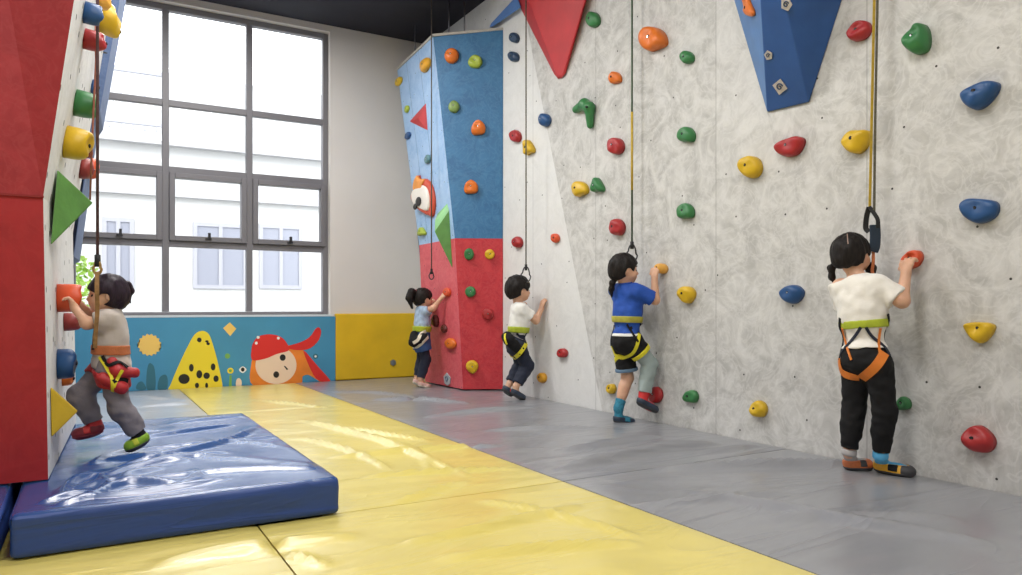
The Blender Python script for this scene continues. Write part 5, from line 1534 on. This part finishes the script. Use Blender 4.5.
for nm, m_, px_, w_ in (('leg_strap', T_yel, [(100, 357), (107, 368), (112, 380), (113, 391)], .012), ('leg_strap', T_yel, [(113, 391), (117, 379), (122, 370)], .012), ('rear_strap', T_black, [(103, 356), (109, 366), (118, 362), (127, 368)], .014),
                        ('gear_loop', T_black, [(113, 382), (121, 379), (127, 381)], .016), ('shoulder_strap', T_black, [(98, 311), (96, 330), (94, 350)], .014)):
    k5.surf_strap(r5, nm, m_, px_, w_, bv=bv)
s_ = k5.shoe(r5, S_green, T_sole, 'L', top=.024, tongue=mat('shoe_lime', (.55, .60, .04), .5)); s_['label'] = 'green and lime climbing shoe'
k5.stocking(r5, 'sock', T_black, 'L', .90, 1.05, g=.006)
s_ = k5.shoe(r5, S_maroon, S_maroon, 'R', top=.024, tongue=S_red); s_['label'] = 'maroon climbing shoe with red strap'
k5.stocking(r5, 'sock', S_red, 'R', .90, 1.1, g=.007)

# ------------------------------------------------------------------ ropes above the children
def rope_set(u, v_end, y, label, m, r=.006, mring=M_darkmetal, ring_h=.075, extra=None):
    p = PY(u, v_end, y)
    e = empty('safety_rope', (p.x, y, p.z), label, 'rope', 'safety ropes')
    b = MB(); b.tube([(p.x, y, p.z), (p.x, y, (p.z + CEIL) / 2), (p.x, y, CEIL - .004)], r, 8); b.build('rope', m, e, smooth=True)
    c = Vector((p.x, y, p.z - ring_h * .42))
    carabiner(c, RT, ring_h, ring_h * .55, .0055, mring, e)
    b = MB(); b.tube([(p.x, y, p.z - .02), (p.x, y, p.z + .03)], r * 1.9, 10); b.build('knot', M_webblack, e, smooth=True)
    return e, p
e3, p = rope_set(632, 246, 3.93, 'dark green rope with ring ending above the boy in blue', M_rope_g, .0065, ring_h=.12)
b = MB(); za, zb_ = PY(632, 190, 3.93).z, PY(632, 112, 3.93).z; b.tube([(p.x, 3.93, za), (p.x, 3.93, zb_)], .0082, 8); b.build('rope_sleeve', M_rope_o, e3, smooth=True)['label'] = 'yellow-orange middle section of the rope'
e2_, p = rope_set(526, 268, 5.20, 'thin dark rope with ring ending above the boy in white', M_rope, .0055, ring_h=.13)
e1_, p = rope_set(431.5, 272, 6.35, 'thin dark rope running down the side of the corner tower', M_strapdark, .006, ring_h=.075)
e5, p = rope_set(97.5, 262, 3.52, 'brown strap with brass carabiner above the toddler at the red wall', mat('strap_plum', (.11, .055, .06), .8, var=.2, vscale=60), .006, mring=M_brass, ring_h=.055)
q = [PY(97.3, 272, 3.51), PY(97, 290, 3.47), PY(97.5, 310, 3.475), PY(96, 330, 3.47), PY(95, 348, 3.475)]
b = MB(); q = catmull(q, 5, False); b.ribbon(q, [Vector((-.2, -1, 0))] * len(q), .016, .004); b.build('tail_strap', mat('strap_ochre', (.25, .13, .04), .7, var=.3, vscale=50), e5)
b = MB(); s2 = PY(95.5, 20, 3.6); s3 = PY(90, 200, 3.62); b.tube([s2, PY(96, 60, 3.6), PY(93, 120, 3.62), s3], .004, 6); b.build('second_strand', mat('rope_rust', (.38, .13, .09), .7, var=.2, vscale=60), e5, smooth=True)
# doubled strap above the pigtailed girl
hc = k4.J['head']
xs = 3.15
pA = PX(869.5, 208, xs)
e4 = empty('safety_rope', pA, 'doubled yellow and dark strap with black loop above the pigtailed girl', 'rope', 'safety ropes')
nrm = Vector((-FW.x, -FW.y, 0)); top = PX(874.5, 0, xs); top = pA + (top - pA) * 2.05
strap('yellow_strap', [PX(869.5, 210, xs), PX(871.5, 120, xs), top + RT * -.004], .012, .003, M_rope_o, e4)
strap('dark_strap', [PX(874, 212, xs) , PX(875, 120, xs), top + RT * .008], .011, .003, M_rope, e4)
b = MB(); c = [(869, 207), (866.5, 216), (865.5, 228), (869, 232)]; q = catmull([PX(u, v, xs - .004) for u, v in c], 4, False); b.ribbon(q, [nrm] * len(q), .024, .005); b.build('loop', M_webblack, e4)
b = MB(); c = [(869, 207), (873.5, 213), (877.5, 220), (877.5, 228)]; q = catmull([PX(u, v, xs - .006) for u, v in c], 4, False); b.ribbon(q, [nrm] * len(q), .018, .005); b.build('loop', M_webblack, e4)
b = MB(); c = [(874, 225), (874.5, 236), (874, 246), (872, 251)]; q = catmull([PX(u, v, xs + .02) for u, v in c], 4, False); b.ribbon(q, [nrm] * len(q), .048, .014); b.build('padded_sleeve', M_webnavy, e4, bevel=.004)
b = MB(); c = [(873, 250), (873, 262), (872, 272), (876, 279)]; q = catmull([PX(u, v, xs + .03) for u, v in c], 4, False); b.ribbon(q, [nrm] * len(q), .014, .004); b.build('tail_strap', T_rust, e4)

# ------------------------------------------------------------------ light, world, camera
w = bpy.data.worlds.new('sky'); bpy.context.scene.world = w; w.use_nodes = True
bg = w.node_tree.nodes['Background']; bg.inputs['Color'].default_value = (.93, .965, 1.0, 1); bg.inputs['Strength'].default_value = 4.0
def area(name, loc, rot, sx, sy, power, col, portal=False):
    l = bpy.data.lights.new(name, 'AREA'); l.shape = 'RECTANGLE'; l.size = sx; l.size_y = sy; l.energy = power; l.color = col
    o = bpy.data.objects.new(name, l); C.objects.link(o); o.location = loc; o.rotation_euler = rot
    if portal: l.cycles.is_portal = True
    return o
area('window_portal', ((WINX0 + WINX1) / 2, BY + .3, (WINZ0 + WINZ1) / 2), (math.radians(-90), 0, 0), WINX1 - WINX0, WINZ1 - WINZ0, 1, (1, 1, 1), True)
wcol = (1.0, .975, .94)
for i, (x, y, pw) in enumerate(((.9, -.6, 52), (.9, 1.6, 58), (.9, 3.8, 62), (.9, 5.9, 88), (-1.6, 1.0, 40))):
    area('ceiling_fill', (x, y, CEIL - .06), (0, 0, 0), 1.5, .5, pw, wcol)  # unseen fill lamps added under the ceiling to brighten the room
sun = bpy.data.lights.new('daylight', 'SUN'); sun.energy = 2.0; sun.angle = .6; sun.color = (1, .97, .92)
so = bpy.data.objects.new('daylight', sun); C.objects.link(so); so.rotation_euler = (math.radians(50), 0, math.radians(-25))

cam = bpy.data.cameras.new('camera'); co = bpy.data.objects.new('camera', cam); C.objects.link(co)
cam.sensor_width = 36; cam.lens = FPX / 1022 * 36; cam.sensor_fit = 'HORIZONTAL'
cam.shift_x = 0; cam.shift_y = (V0 - 287.5) / 1022; cam.clip_start = .05
co.location = EYE; co.rotation_euler = (math.radians(90), 0, -YAW)
bpy.context.scene.camera = co
sc = bpy.context.scene
sc.view_settings.view_transform = 'Standard'; sc.view_settings.look = 'None'; sc.view_settings.exposure = 0.0
sc.cycles.max_bounces = 8; sc.cycles.diffuse_bounces = 4; sc.cycles.glossy_bounces = 3; sc.cycles.transparent_max_bounces = 8
